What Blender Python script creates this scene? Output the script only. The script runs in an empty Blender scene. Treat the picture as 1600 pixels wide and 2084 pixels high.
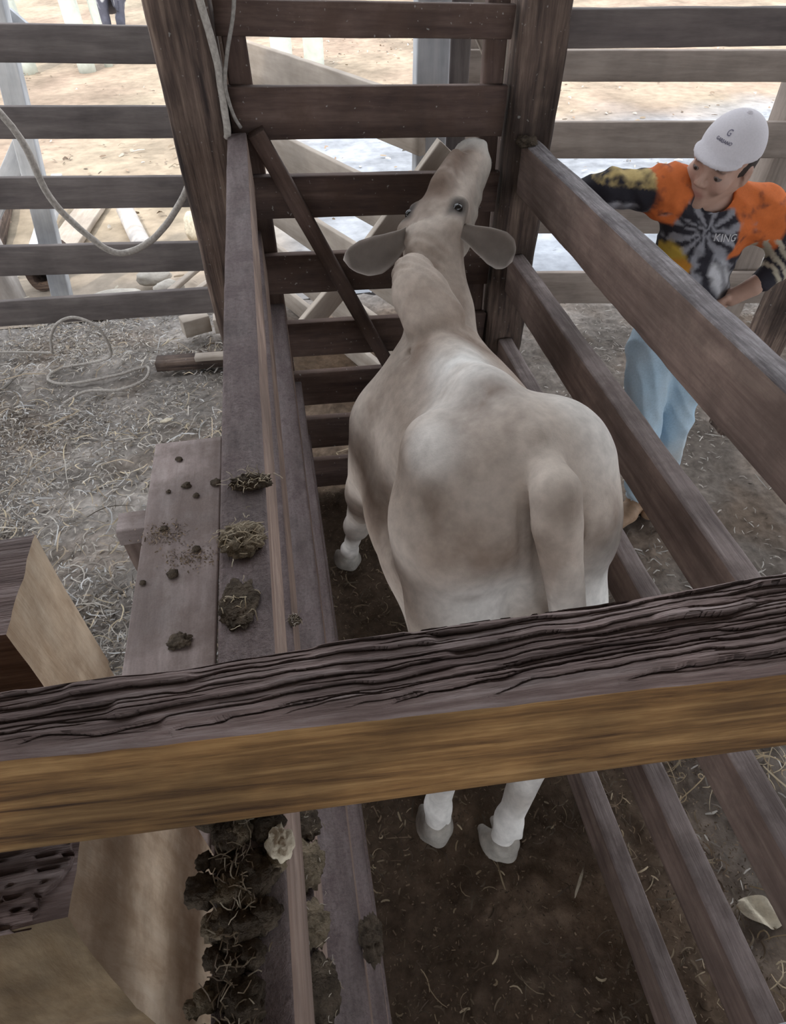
import bpy, math, random
import numpy as np
from mathutils import Matrix, Vector

random.seed(4)
scene = bpy.context.scene
COL = scene.collection

# ------------------------------------------------------------------ camera
cam_d = bpy.data.cameras.new('camera')
cam_d.sensor_width = 36.0
cam_d.lens = 36.0 * 1278.0 / 2084.0
cam_d.clip_start = 0.02
cam_d.clip_end = 300
cam = bpy.data.objects.new('camera', cam_d)
COL.objects.link(cam)
cam.matrix_world = Matrix(((0.985, 0.133, -0.112, 0.0),
                           (-0.173, 0.700, -0.693, 0.0),
                           (-0.014, 0.701, 0.713, 2.1),
                           (0, 0, 0, 1)))
scene.camera = cam
# ------------------------------------------------------------------ light
scene.view_settings.view_transform = 'Standard'
scene.view_settings.look = 'None'
scene.view_settings.exposure = 1.85
scene.view_settings.gamma = 1.0
scene.view_settings.use_curve_mapping = False
world = bpy.data.worlds.new('hazy_sky')
scene.world = world
world.use_nodes = True
bg = world.node_tree.nodes['Background']
bg.inputs[0].default_value = (0.90, 0.945, 1.0, 1)
bg.inputs[1].default_value = 0.78
sun_d = bpy.data.lights.new('sun', 'SUN')
sun_d.energy = .72
sun_d.angle = math.radians(1.5)
sun_d.color = (1.0, 0.93, 0.82)
sun = bpy.data.objects.new('sun', sun_d)
COL.objects.link(sun)
_dv = Vector((0.22, 0.56, -0.95))
sun.rotation_euler = _dv.to_track_quat('-Z', 'Y').to_euler()

# ------------------------------------------------------------------ helpers
def hashn(ix, iy, iz, seed):
    n = (ix.astype(np.int64) * 374761393 + iy.astype(np.int64) * 668265263 + iz.astype(np.int64) * 1274126177 + seed * 974634777)
    n = n & 0xffffffff
    n = ((n ^ (n >> 13)) * 1274126177) & 0xffffffff
    n = (n ^ (n >> 16)) & 0xffffff
    return n.astype(np.float64) / float(0xffffff)

def noise3(x, y, z, seed=0):
    x, y, z = np.broadcast_arrays(np.asarray(x, float), np.asarray(y, float), np.asarray(z, float))
    ix, iy, iz = np.floor(x), np.floor(y), np.floor(z)
    fx, fy, fz = x - ix, y - iy, z - iz
    fx = fx * fx * (3 - 2 * fx); fy = fy * fy * (3 - 2 * fy); fz = fz * fz * (3 - 2 * fz)
    def c(a, b, d): return hashn(ix + a, iy + b, iz + d, seed)
    r = 0
    x00 = c(0, 0, 0) * (1 - fx) + c(1, 0, 0) * fx
    x10 = c(0, 1, 0) * (1 - fx) + c(1, 1, 0) * fx
    x01 = c(0, 0, 1) * (1 - fx) + c(1, 0, 1) * fx
    x11 = c(0, 1, 1) * (1 - fx) + c(1, 1, 1) * fx
    return ((x00 * (1 - fy) + x10 * fy) * (1 - fz) + (x01 * (1 - fy) + x11 * fy) * fz) * 2 - 1

def fbm(x, y, z, oct=4, seed=0):
    s = 0; a = 0.5
    for i in range(oct):
        s = s + a * noise3(np.asarray(x) * 2 ** i, np.asarray(y) * 2 ** i, np.asarray(z) * 2 ** i, seed + i * 17)
        a *= 0.5
    return s

def smooth(me):
    me.polygons.foreach_set('use_smooth', np.ones(len(me.polygons), dtype=bool))
    me.update()

def mesh_np(name, V, F, sm=True):
    me = bpy.data.meshes.new(name)
    V = np.ascontiguousarray(V, dtype=np.float32); F = np.ascontiguousarray(F, dtype=np.int32)
    me.vertices.add(len(V)); me.vertices.foreach_set('co', V.ravel())
    me.loops.add(F.size); me.loops.foreach_set('vertex_index', F.ravel())
    k = F.shape[1]
    me.polygons.add(len(F))
    me.polygons.foreach_set('loop_start', np.arange(len(F), dtype=np.int32) * k)
    me.update(calc_edges=True)
    me.validate()
    if sm: smooth(me)
    return me

def col_attr(me, cols, name='Col'):
    a = me.color_attributes.new(name, 'FLOAT_COLOR', 'POINT')
    c = np.ones((len(me.vertices), 4), dtype=np.float32); c[:, :3] = cols
    a.data.foreach_set('color', c.ravel())

def link(name, me, mat, parent=None, loc=None, mtx=None):
    o = bpy.data.objects.new(name, me)
    COL.objects.link(o)
    if mat is not None and len(me.materials) == 0: me.materials.append(mat)
    if parent is not None:
        o.parent = parent
        off = Vector(parent.location)
    else: off = Vector((0, 0, 0))
    if mtx is not None:
        m = mtx.copy(); m.translation = m.translation - off
        o.matrix_local = m
    else:
        o.location = Vector((0, 0, 0) if loc is None else [float(q) for q in loc]) - off
    return o

def thing(name, label, cat, loc, group=None):
    o = bpy.data.objects.new(name, None)
    o.empty_display_size = 0.1
    COL.objects.link(o); o.location = loc
    tag(o, label, cat, group)
    return o

def tag(o, label=None, cat=None, group=None, kind=None):
    if label: o['label'] = label
    if cat: o['category'] = cat
    if group: o['group'] = group
    if kind: o['kind'] = kind
    return o

# ---- wooden member: local x runs along the timber, y across, z up
def ring(w, h, bev, n):
    pts = []
    a, b = w / 2, h / 2
    bev = min(bev, a * .6, b * .6)
    def side(p, q):
        for i in range(n):
            t = i / n
            pts.append((p[0] + (q[0] - p[0]) * t, p[1] + (q[1] - p[1]) * t))
    cs = [((-a, -b + bev), (-a + bev, -b)), ((a - bev, -b), (a, -b + bev)), ((a, b - bev), (a - bev, b)), ((-a + bev, b), (-a, b - bev))]
    for i in range(4):
        p, q = cs[i]
        m = ((p[0] + q[0]) * .5, (p[1] + q[1]) * .5)
        ctr = (math.copysign(a, m[0]), math.copysign(b, m[1]))
        m = (m[0] + (ctr[0] - m[0]) * .35, m[1] + (ctr[1] - m[1]) * .35)
        pts.append(p); pts.append(m); 
        side(q, cs[(i + 1) % 4][0])
    return np.array(pts)

_bs = [0]
def beam(name, p1, p2, w, h, mat, parent=None, up=(0, 0, 1), step=.05, rough=.0022, bev=.006, n=3, top=True, w2=None, h2=None, warp=.004, mat_top=None):
    """timber between p1 and p2 (centre line of the top face if top, else of the section)"""
    _bs[0] += 1; sd = _bs[0]
    p1, p2 = Vector(p1), Vector(p2)
    d = p2 - p1; L = d.length; X = d.normalized()
    up = Vector(up); Y = up.cross(X).normalized(); Z = X.cross(Y).normalized()
    ns = max(2, int(L / step) + 1)
    R0 = ring(w, h, bev, n); m = len(R0)
    xs = np.linspace(0, L, ns)
    t = xs / L
    sw = 1 + ((w2 or w) / w - 1) * t; sh = 1 + ((h2 or h) / h - 1) * t
    V = np.zeros((ns, m, 3))
    V[:, :, 0] = xs[:, None]
    V[:, :, 1] = R0[None, :, 0] * sw[:, None]; V[:, :, 2] = R0[None, :, 1] * sh[:, None]
    nr = np.stack([R0[:, 0] / w, R0[:, 1] / h], 1); nr /= np.linalg.norm(nr, axis=1)[:, None]
    amp = rough * (fbm(V[:, :, 0] * 5, V[:, :, 1] * 40, V[:, :, 2] * 40, 3, sd) * 2)
    corner = (np.abs(R0[:, 0]) > w / 2 - bev * 1.2) & (np.abs(R0[:, 1]) > h / 2 - bev * 1.2)
    chip = np.clip(fbm(V[:, :, 0] * 9, V[:, :, 1] * 20, V[:, :, 2] * 20 + 7, 3, sd + 50), 0, 1)
    if mat_top is not None: amp = amp * np.where(R0[:, 1] > h / 2 - bev, 1.0, .35)[None, :]
    amp = amp - corner[None, :] * chip * rough * 1.7
    V[:, :, 1] += amp * nr[None, :, 0]; V[:, :, 2] += amp * nr[None, :, 1]
    V[:, :, 1] += (warp * fbm(xs * 1.1, 3.3, sd * 1.7, 2, sd))[:, None]
    V[:, :, 2] += (warp * fbm(xs * 1.3, 8.1, sd * 1.3, 2, sd))[:, None] * .6
    V[0, :, 0] += .004 * fbm(R0[:, 0] * 30, R0[:, 1] * 30, sd, 2, sd); V[-1, :, 0] += .004 * fbm(R0[:, 0] * 30, R0[:, 1] * 30, sd, 2, sd + 3)
    if top: V[:, :, 2] -= h / 2
    V = V.reshape(-1, 3)
    i = np.arange(ns - 1)[:, None] * m; j = np.arange(m)[None, :]; j2 = (j + 1) % m
    F = np.stack([i + j, i + m + j, i + m + j2, i + j2], -1).reshape(-1, 4)
    F = F[:, ::-1]
    me = bpy.data.meshes.new(name)
    me.from_pydata(V.tolist(), [], F.tolist() + [list(range(m))[::-1], [(ns - 1) * m + q for q in range(m)]])
    smooth(me)
    sh_ = np.ones(len(me.polygons), dtype=bool); sh_[-2:] = False
    me.polygons.foreach_set('use_smooth', sh_)
    if mat_top is not None:
        me.materials.append(mat); me.materials.append(mat_top)
        tp = (R0[:, 1] > h / 2 - bev * 1.05); tp = tp & np.roll(tp, -1)
        mi = np.zeros(len(me.polygons), dtype=np.int32); mi[:(ns - 1) * m] = np.tile(tp, ns - 1)
        me.polygons.foreach_set('material_index', mi)
    mt = Matrix((X, Y, Z)).transposed().to_4x4(); mt.translation = p1
    return link(name, me, mat, parent, mtx=mt)

def tube(name, pts, r, mat, parent=None, sub=6, nr=8, r2=None, noise=0.0, seed=0):
    P = np.array(pts, float)
    # Catmull-Rom
    Q = []
    E = np.vstack([2 * P[0] - P[1], P, 2 * P[-1] - P[-2]])
    for k in range(1, len(E) - 2):
        for s in range(sub):
            t = s / sub
            a, b, c, d = E[k - 1], E[k], E[k + 1], E[k + 2]
            Q.append(.5 * ((2 * b) + (-a + c) * t + (2 * a - 5 * b + 4 * c - d) * t * t + (-a + 3 * b - 3 * c + d) * t ** 3))
    Q.append(P[-1]); Q = np.array(Q)
    T = np.gradient(Q, axis=0); T /= np.linalg.norm(T, axis=1)[:, None] + 1e-9
    N = np.cross(T[0], [0.1, 0.2, 1]); N /= np.linalg.norm(N)
    V = []; n = len(Q)
    for k in range(n):
        N = N - T[k] * (N @ T[k]); N /= np.linalg.norm(N); B = np.cross(T[k], N)
        rr = r if r2 is None else r + (r2 - r) * k / (n - 1)
        for q in range(nr):
            a = 2 * math.pi * q / nr
            V.append(Q[k] + rr * (1 + noise * math.sin(k * 1.3 + q * 2.1 + seed)) * (math.cos(a) * N + math.sin(a) * B))
    F = []
    for k in range(n - 1):
        for q in range(nr):
            F.append([k * nr + q, k * nr + (q + 1) % nr, (k + 1) * nr + (q + 1) % nr, (k + 1) * nr + q])
    me = bpy.data.meshes.new(name)
    base = Q[0].copy(); V = np.array(V) - base
    me.from_pydata(V.tolist(), [], F + [list(range(nr))[::-1], [(n - 1) * nr + q for q in range(nr)]])
    smooth(me)
    return link(name, me, mat, parent, loc=tuple(base))

# ---- signed distance modelling for organic shapes
class SDF:
    def __init__(s, lo, hi, h):
        s.lo = np.array(lo, float); s.h = h
        s.n = np.ceil((np.array(hi) - s.lo) / h).astype(int) + 1
        s.D = np.full(s.n, 1.0, dtype=np.float32)
        s.ax = [(s.lo[i] + np.arange(s.n[i]) * h).astype(np.float32) for i in range(3)]
    def sub(s, lo, hi):
        a = np.clip(np.floor((np.array(lo) - s.lo) / s.h).astype(int), 0, s.n)
        b = np.clip(np.ceil((np.array(hi) - s.lo) / s.h).astype(int) + 1, 0, s.n)
        sl = tuple(slice(a[i], b[i]) for i in range(3))
        return sl, s.ax[0][sl[0]][:, None, None], s.ax[1][sl[1]][None, :, None], s.ax[2][sl[2]][None, None, :]
    def comb(s, sl, d, k, op):
        D = s.D[sl]
        if D.size == 0: return
        if op == 'sub':
            D2, d2 = -D, d
        else: D2, d2 = D, d
        if k > 0:
            hh = np.clip(k - np.abs(D2 - d2), 0, None) / k
            r = np.minimum(D2, d2) - hh * hh * k * .25
        else: r = np.minimum(D2, d2)
        s.D[sl] = -r if op == 'sub' else r
    def cone(s, a, b, r1, r2, k=.03, op='add', flat=None):
        a = np.array(a, float); b = np.array(b, float); R = max(r1, r2) + k + 4 * s.h
        if flat: R *= max(flat[1], 1)
        sl, x, y, z = s.sub(np.minimum(a, b) - R, np.maximum(a, b) + R)
        ab = b - a; L2 = ab @ ab + 1e-12
        t = np.clip(((x - a[0]) * ab[0] + (y - a[1]) * ab[1] + (z - a[2]) * ab[2]) / L2, 0, 1)
        px, py, pz = x - a[0] - t * ab[0], y - a[1] - t * ab[1], z - a[2] - t * ab[2]
        rr = r1 + (r2 - r1) * t
        if flat:   # (axis, factor): stretch section along axis
            ax = np.array(flat[0], float); ax /= np.linalg.norm(ax)
            q = px * ax[0] + py * ax[1] + pz * ax[2]; q2 = q * (1 / flat[1] - 1)
            px, py, pz = px + q2 * ax[0], py + q2 * ax[1], pz + q2 * ax[2]
        d = np.sqrt(px * px + py * py + pz * pz) - rr
        s.comb(sl, d, k, op)
    def ell(s, c, r, k=.03, rot=None, op='add'):
        c = np.array(c, float); r = np.array(r, float); R = r.max() + k + 4 * s.h
        sl, x, y, z = s.sub(c - R, c + R)
        x, y, z = x - c[0], y - c[1], z - c[2]
        if rot is not None:     # rows = local axes
            M = np.array(rot, float)
            x, y, z = M[0, 0] * x + M[0, 1] * y + M[0, 2] * z, M[1, 0] * x + M[1, 1] * y + M[1, 2] * z, M[2, 0] * x + M[2, 1] * y + M[2, 2] * z
        k0 = np.sqrt((x / r[0]) ** 2 + (y / r[1]) ** 2 + (z / r[2]) ** 2)
        k1 = np.sqrt((x / r[0] ** 2) ** 2 + (y / r[1] ** 2) ** 2 + (z / r[2] ** 2) ** 2) + 1e-9
        s.comb(sl, k0 * (k0 - 1) / k1, k, op)
    def chain(s, pts, k=.03, op='add'):
        for (a, b) in zip(pts[:-1], pts[1:]):
            s.cone(a[:3], b[:3], a[3], b[3], k, op)
    def mesh(s, name, org=(0, 0, 0)):
        D = s.D; n = s.n; ins = D < 0
        cell = np.zeros(n - 1, dtype=np.int8)
        acc = np.zeros(tuple(n - 1) + (3,), dtype=np.float32); cnt = np.zeros(n - 1, dtype=np.float32)
        C = {}
        for i in (0, 1):
            for j in (0, 1):
                for l in (0, 1):
                    C[i, j, l] = (slice(i, n[0] - 1 + i), slice(j, n[1] - 1 + j), slice(l, n[2] - 1 + l))
        tot = sum(ins[C[c]].astype(np.int8) for c in C)
        act = np.argwhere((tot > 0) & (tot < 8))
        idx = -np.ones(n - 1, dtype=np.int64); idx[tuple(act.T)] = np.arange(len(act))
        P = np.zeros((len(act), 3)); W = np.zeros(len(act))
        cs = list(C.keys())
        for a in cs:
            for ax in range(3):
                if a[ax] == 1: continue
                b = list(a); b[ax] = 1
                da = D[tuple((act + a).T)]; db = D[tuple((act + b).T)]
                cr = (da < 0) != (db < 0)
                t = np.where(cr, da / np.where(cr, da - db, 1), 0)
                p = np.tile(np.array(a, float), (len(act), 1)); p[:, ax] += t
                P += p * cr[:, None]; W += cr
        P = (P / W[:, None] + act) * s.h + s.lo
        F = []
        for ax in range(3):
            u, v = (ax + 1) % 3, (ax + 2) % 3
            a = [slice(1, n[i] - 1) for i in range(3)]; a[ax] = slice(0, n[ax] - 1); b = list(a); b[ax] = slice(1, n[ax])
            cr = ins[tuple(a)] != ins[tuple(b)]
            e = np.argwhere(cr); 
            st = np.array([1, 1, 1]); st[ax] = 0
            flip = ins[tuple(a)][cr]
            e = e + st
            def g(du, dv):
                q = e.copy(); q[:, u] -= du; q[:, v] -= dv
                return idx[tuple(q.T)]
            f = np.stack([g(1, 1), g(0, 1), g(0, 0), g(1, 0)], 1)
            f[~flip] = f[~flip][:, ::-1]
            F.append(f)
        F = np.concatenate(F); F = F[(F >= 0).all(1)]
        me = mesh_np(name, P - np.array(org), F)
        return me, P

def lap(me, it=2, lam=.5):
    """plain Laplacian smoothing of a mesh"""
    n = len(me.vertices); V = np.empty(n * 3, dtype=np.float32); me.vertices.foreach_get('co', V); V = V.reshape(-1, 3)
    E = np.empty(len(me.edges) * 2, dtype=np.int32); me.edges.foreach_get('vertices', E); E = E.reshape(-1, 2)
    cnt = np.bincount(E.ravel(), minlength=n)[:, None]
    for _ in range(it):
        S = np.zeros((n, 3))
        for c in range(3):
            S[:, c] = np.bincount(E[:, 0], weights=V[E[:, 1], c], minlength=n) + np.bincount(E[:, 1], weights=V[E[:, 0], c], minlength=n)
        V = V + lam * (S / np.maximum(cnt, 1) - V)
    me.vertices.foreach_set('co', V.astype(np.float32).ravel()); me.update()
    return V
# ------------------------------------------------------------------ materials
def newmat(name):
    m = bpy.data.materials.new(name); m.use_nodes = True
    nt = m.node_tree; b = nt.nodes['Principled BSDF']
    b.inputs['Roughness'].default_value = .85
    b.inputs['Specular IOR Level'].default_value = .25
    return m, nt, b
def nd(nt, t, **k):
    n = nt.nodes.new(t)
    for a, v in k.items():
        if a.startswith('i_'): n.inputs[int(a[2:])].default_value = v
        else: setattr(n, a, v)
    return n
def ramp(nt, stops):
    r = nt.nodes.new('ShaderNodeValToRGB'); e = r.color_ramp.elements
    while len(e) < len(stops): e.new(0.5)
    for q, (p, c) in zip(e, stops):
        q.position = p; q.color = (c[0], c[1], c[2], 1)
    return r
def noise(nt, vec, sc, det=4, rough=.55, dist=0.0):
    n = nd(nt, 'ShaderNodeTexNoise'); n.inputs['Scale'].default_value = sc; n.inputs['Detail'].default_value = det
    n.inputs['Roughness'].default_value = rough; n.inputs['Distortion'].default_value = dist
    if vec is not None: nt.links.new(vec, n.inputs['Vector'])
    return n
def mapping(nt, scale, loc=(0, 0, 0)):
    tc = nd(nt, 'ShaderNodeTexCoord'); mp = nd(nt, 'ShaderNodeMapping')
    mp.inputs['Scale'].default_value = scale; mp.inputs['Location'].default_value = loc
    nt.links.new(tc.outputs['Object'], mp.inputs['Vector'])
    return tc, mp
def mix(nt, f, a, b, mode='MIX'):
    m = nd(nt, 'ShaderNodeMix', data_type='RGBA', blend_type=mode)
    for s, v in ((0, f), (6, a), (7, b)):
        if hasattr(v, 'is_linked') or isinstance(v, bpy.types.NodeSocket): nt.links.new(v, m.inputs[s])
        else: m.inputs[s].default_value = v if s == 0 else (v[0], v[1], v[2], 1)
    return m.outputs[2]
def bump(nt, b, h, strength, dist):
    n = nd(nt, 'ShaderNodeBump'); n.inputs['Strength'].default_value = strength; n.inputs['Distance'].default_value = dist
    nt.links.new(h, n.inputs['Height']); nt.links.new(n.outputs[0], b.inputs['Normal']); return n

def wood(name, dark, mid, light, gx=1.6, gy=26, dirt=None, dirt_amt=.5, specks=0.0, bstr=.5, streak=.55, rough=.85, blot=3.0, axis='x', grit=0):
    m, nt, b = newmat(name); L = nt.links
    tc, mp = mapping(nt, (gx, gy, gy) if axis == 'x' else (gy, gy, gx))
    oi = nd(nt, 'ShaderNodeObjectInfo')
    add = nd(nt, 'ShaderNodeVectorMath', operation='ADD'); sc = nd(nt, 'ShaderNodeVectorMath', operation='SCALE')
    cmb = nd(nt, 'ShaderNodeCombineXYZ')
    for i in range(3): L.new(oi.outputs['Random'], cmb.inputs[i])
    L.new(cmb.outputs[0], sc.inputs[0]); sc.inputs['Scale'].default_value = 37.0
    L.new(mp.outputs[0], add.inputs[0]); L.new(sc.outputs[0], add.inputs[1])
    v = add.outputs[0]
    g = noise(nt, v, 1.0, 6, .62, .6)
    fine = noise(nt, v, 2.6, 5, .7, .2)
    gm = nd(nt, 'ShaderNodeMix', data_type='FLOAT'); gm.inputs[0].default_value = .42
    L.new(g.outputs[0], gm.inputs[2]); L.new(fine.outputs[0], gm.inputs[3])
    r = ramp(nt, [(.36, dark), (.5, mid), (.64, light)])
    L.new(gm.outputs[0], r.inputs[0])
    add2 = nd(nt, 'ShaderNodeVectorMath', operation='ADD'); L.new(tc.outputs['Object'], add2.inputs[0]); L.new(sc.outputs[0], add2.inputs[1])
    g2 = noise(nt, add2.outputs[0], blot, 4, .6)
    r2 = ramp(nt, [(.36, (streak,) * 3), (.66, (1.15,) * 3)])
    L.new(g2.outputs[0], r2.inputs[0])
    col = mix(nt, 1.0, r.outputs[0], r2.outputs[0], 'MULTIPLY')
    if dirt:
        g3 = noise(nt, add2.outputs[0], 9, 6, .7)
        r3 = ramp(nt, [(.45, (0, 0, 0)), (.62, (dirt_amt,) * 3)]); L.new(g3.outputs[0], r3.inputs[0])
        col = mix(nt, r3.outputs[0], col, dirt)
    if specks:
        g4 = noise(nt, add2.outputs[0], 70, 2, .5)
        r4 = ramp(nt, [(.70, (0, 0, 0)), (.74, (specks,) * 3)]); L.new(g4.outputs[0], r4.inputs[0])
        col = mix(nt, r4.outputs[0], col, (.5, .5, .47))
    L.new(col, b.inputs['Base Color'])
    f = noise(nt, v, 3.2, 5, .65, .3)
    s = nd(nt, 'ShaderNodeMath', operation='ADD'); L.new(f.outputs[0], s.inputs[0]); L.new(g.outputs[0], s.inputs[1])
    hgt = s.outputs[0]
    if grit:
        gn = noise(nt, add2.outputs[0], 150, 5, .75); gs = nd(nt, 'ShaderNodeMath', operation='MULTIPLY_ADD'); gs.inputs[1].default_value = grit
        L.new(gn.outputs[0], gs.inputs[0]); L.new(hgt, gs.inputs[2]); hgt = gs.outputs[0]
        gr = ramp(nt, [(.34, (.55,) * 3), (.52, (1.0,) * 3), (.68, (1.22,) * 3)]); L.new(gn.outputs[0], gr.inputs[0])
        L.new(mix(nt, min(1, grit * .35), col, mix(nt, 1.0, col, gr.outputs[0], 'MULTIPLY')), b.inputs['Base Color'])
    bump(nt, b, hgt, bstr, .004)
    b.inputs['Roughness'].default_value = rough
    return m

W_gate = wood('gate_board_wood', (.052, .034, .030), (.098, .064, .053), (.15, .102, .083), dirt=(.075, .046, .034), dirt_amt=.6, specks=.35, gy=18)
W_fence = wood('fence_board_wood', (.095, .080, .078), (.135, .114, .108), (.18, .155, .145), gy=14, streak=.75)  # far boards greyed and lightened: haze put into the wood colour
W_fence_r = wood('hazed_fence_wood', (.19, .155, .132), (.26, .215, .185), (.32, .27, .235), gy=14, streak=.8)  # right-hand boards paler still, distance haze put into the colour
W_post = wood('post_wood', (.035, .025, .023), (.115, .080, .065), (.22, .160, .125), gx=2.2, gy=30, specks=.3, bstr=.9, streak=.4)
W_rail = wood('chute_rail_wood', (.115, .078, .066), (.185, .130, .110), (.25, .185, .155), gx=2.0, gy=22, dirt=(.085, .060, .050), dirt_amt=.5, streak=.65)
W_railtop = wood('weathered_rail_wood', (.09, .078, .082), (.235, .210, .215), (.40, .37, .375), gx=4.0, gy=55, bstr=1.0, streak=.6, dirt=(.08, .065, .065), dirt_amt=.6)
W_railtop2 = wood('worn_rail_top_wood', (.15, .118, .112), (.23, .185, .175), (.31, .26, .245), gx=3.0, gy=40, bstr=.9, streak=.65, dirt=(.085, .063, .056), dirt_amt=.5)
W_left = wood('dusty_rail_wood', (.15, .112, .108), (.235, .185, .18), (.32, .26, .255), gx=3.0, gy=22, dirt=(.125, .092, .092), dirt_amt=.85, streak=.6, bstr=1.0, blot=9, grit=1.5)
W_leftside = wood('worn_rail_side_wood', (.20, .135, .108), (.30, .215, .175), (.40, .305, .255), gx=2.0, gy=30, dirt=(.14, .098, .082), dirt_amt=.6, streak=.65, bstr=.6)
W_plank = wood('walkway_wood', (.18, .14, .128), (.235, .188, .176), (.30, .25, .235), gx=1.5, gy=12, dirt=(.14, .105, .092), dirt_amt=.6, streak=.7, bstr=.3, grit=.8)
W_pale = wood('pale_board_wood', (.30, .25, .205), (.38, .325, .275), (.45, .39, .335), gx=1.2, gy=9, streak=.8, bstr=.2)
W_grey = wood('grey_plank_wood', (.34, .35, .37), (.43, .44, .46), (.52, .52, .53), gx=1.2, gy=12, streak=.75, bstr=.2)
W_hewn_shade = wood('hewn_shade_wood', (.13, .085, .045), (.185, .130, .075), (.25, .185, .115), gx=5, gy=16, streak=.6, bstr=.7, blot=12, axis='z', dirt=(.10, .07, .045), dirt_amt=.7)  # rough dirty near face of the post, its shade also put into the colour
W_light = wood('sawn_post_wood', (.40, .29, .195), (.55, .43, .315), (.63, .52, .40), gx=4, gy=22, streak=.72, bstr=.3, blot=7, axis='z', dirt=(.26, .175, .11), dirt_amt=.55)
W_front = wood('warm_sawn_wood', (.055, .025, .010), (.20, .106, .039), (.34, .20, .082), gx=2.4, gy=48, streak=.5, bstr=.4, blot=7)
W_weather = wood('rotted_grey_wood', (.075, .050, .046), (.17, .122, .112), (.29, .235, .225), gx=3.5, gy=60, streak=.7, bstr=.8, blot=8)
W_log = wood('bare_log_wood', (.36, .32, .29), (.46, .42, .39), (.55, .51, .48), gx=2, gy=10, streak=.8, bstr=.3)

def plain(name, c, rough=.8, ns=0, amt=.25, spec=.25, bstr=0, bsc=60):
    m, nt, b = newmat(name)
    b.inputs['Roughness'].default_value = rough; b.inputs['Specular IOR Level'].default_value = spec
    if ns:
        tc, mp = mapping(nt, (1, 1, 1))
        n = noise(nt, tc.outputs['Object'], ns, 5, .6)
        r = ramp(nt, [(.3, tuple(x * (1 - amt) for x in c)), (.7, tuple(min(1, x * (1 + amt)) for x in c))])
        nt.links.new(n.outputs[0], r.inputs[0]); nt.links.new(r.outputs[0], b.inputs['Base Color'])
        if bstr:
            n2 = noise(nt, tc.outputs['Object'], bsc, 5, .6); bump(nt, b, n2.outputs[0], bstr, .01)
    else: b.inputs['Base Color'].default_value = (*c, 1)
    return m
def attrmat(name, rough=.8, ns=40, amt=.15, spec=.2, bstr=.0, bsc=80, sheen=0, sc=(1, 1, 1)):
    """colour from the mesh's own colour attribute with fine mottling"""
    m, nt, b = newmat(name)
    b.inputs['Roughness'].default_value = rough; b.inputs['Specular IOR Level'].default_value = spec
    a = nd(nt, 'ShaderNodeAttribute', attribute_name='Col')
    tc, mp = mapping(nt, sc)
    n = noise(nt, mp.outputs[0], ns, 4, .6)
    r = ramp(nt, [(.3, (1 - amt,) * 3), (.7, (1 + amt * .6,) * 3)])
    nt.links.new(n.outputs[0], r.inputs[0])
    c = mix(nt, 1.0, a.outputs['Color'], r.outputs[0], 'MULTIPLY')
    nt.links.new(c, b.inputs['Base Color'])
    if sheen: b.inputs['Sheen Weight'].default_value = sheen
    if bstr:
        n2 = noise(nt, mp.outputs[0], bsc, 5, .6); bump(nt, b, n2.outputs[0], bstr, .004)
    return m

M_soil = attrmat('manure_soil', .95, 30, .35, .1, .9, 55)
M_yard = attrmat('yard_soil', .95, 7, .25, .1, .8, 25)
M_straw = attrmat('straw', .85, 20, .1, .2)
M_dung = plain('dry_dung', (.075, .058, .043), .95, 40, .6, .1, 1.0, 120)
M_dung_pale = plain('straw_dung', (.17, .135, .095), .95, 60, .5, .1, 1.0, 140)
M_rope = plain('faded_rope', (.34, .31, .28), .9, 90, .3)
M_rope_d = plain('grey_rope', (.24, .22, .20), .9, 90, .3)
M_stone = plain('pale_stone', (.38, .35, .31), .9, 12, .2, .2, .5, 40)
M_chip = plain('pale_chip', (.52, .46, .36), .9, 30, .25, .2, .5, 60)
M_roof = plain('roof_sheet', (.30, .29, .28), .7)
M_pole = plain('far_post_paint', (.58, .62, .56), .8, 8, .12)

# ------------------------------------------------------------------ setting
def zg(x, y):
    """height of the trodden ground"""
    z = .035 * fbm(x * 1.7, y * 1.7, 0, 3, 5) + .018 * fbm(x * 6, y * 6, 0, 3, 9)
    return z - .012
def grid(x0, x1, y0, y1, nx, ny, ox=None, oy=None):
    xs = np.linspace(x0, x1, nx); ys = np.linspace(y0, y1, ny)
    if ox: xs = np.concatenate([np.linspace(ox[0], x0, 40)[:-1], xs, np.linspace(x1, ox[1], 40)[1:]]); nx = len(xs)
    if oy: ys = np.concatenate([np.linspace(oy, y0, 30)[:-1], ys]); ny = len(ys)
    X, Y = np.meshgrid(xs, ys, indexing='ij')
    i = np.arange(nx - 1)[:, None] * ny; j = np.arange(ny - 1)[None, :]
    F = np.stack([i + j, i + ny + j, i + ny + j + 1, i + j + 1], -1).reshape(-1, 4)
    return X.ravel(), Y.ravel(), F

x, y, F = grid(-4.2, 5.4, -1.6, 4.3, 640, 400, (-30, 36), -14)
z = zg(x, y)
clod = fbm(x * 22, y * 22, 0, 3, 21)
z = z + .012 * np.clip(clod, -.2, 1) * 1.6 + .006 * fbm(x * 60, y * 60, 1, 2, 33)
lft = np.clip((-.1 - x) / .5, 0, 1)                      # straw yard left of the chute
nearr = np.clip((y - 2.4) / 1.6, 0, 1) * np.clip((x - .8) / .4, 0, 1)
c0 = np.array([.15, .108, .078]); cl = np.array([.30, .27, .245]); cr = np.array([.25, .222, .20])
inch = np.clip(1 - np.abs(x - .4) / .55, 0, 1)
cc = c0[None] * (1 - lft[:, None]) + cl[None] * lft[:, None]
rgt = np.clip((x - .85) / .3, 0, 1)
cc = cc * (1 - rgt[:, None]) + (np.array([.19, .16, .138])[None] * (1 - nearr[:, None]) + cr[None] * nearr[:, None]) * rgt[:, None]
br = np.clip(fbm(x * 3, y * 3, 4, 3, 77) * 2.2, 0, 1)[:, None]
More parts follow.
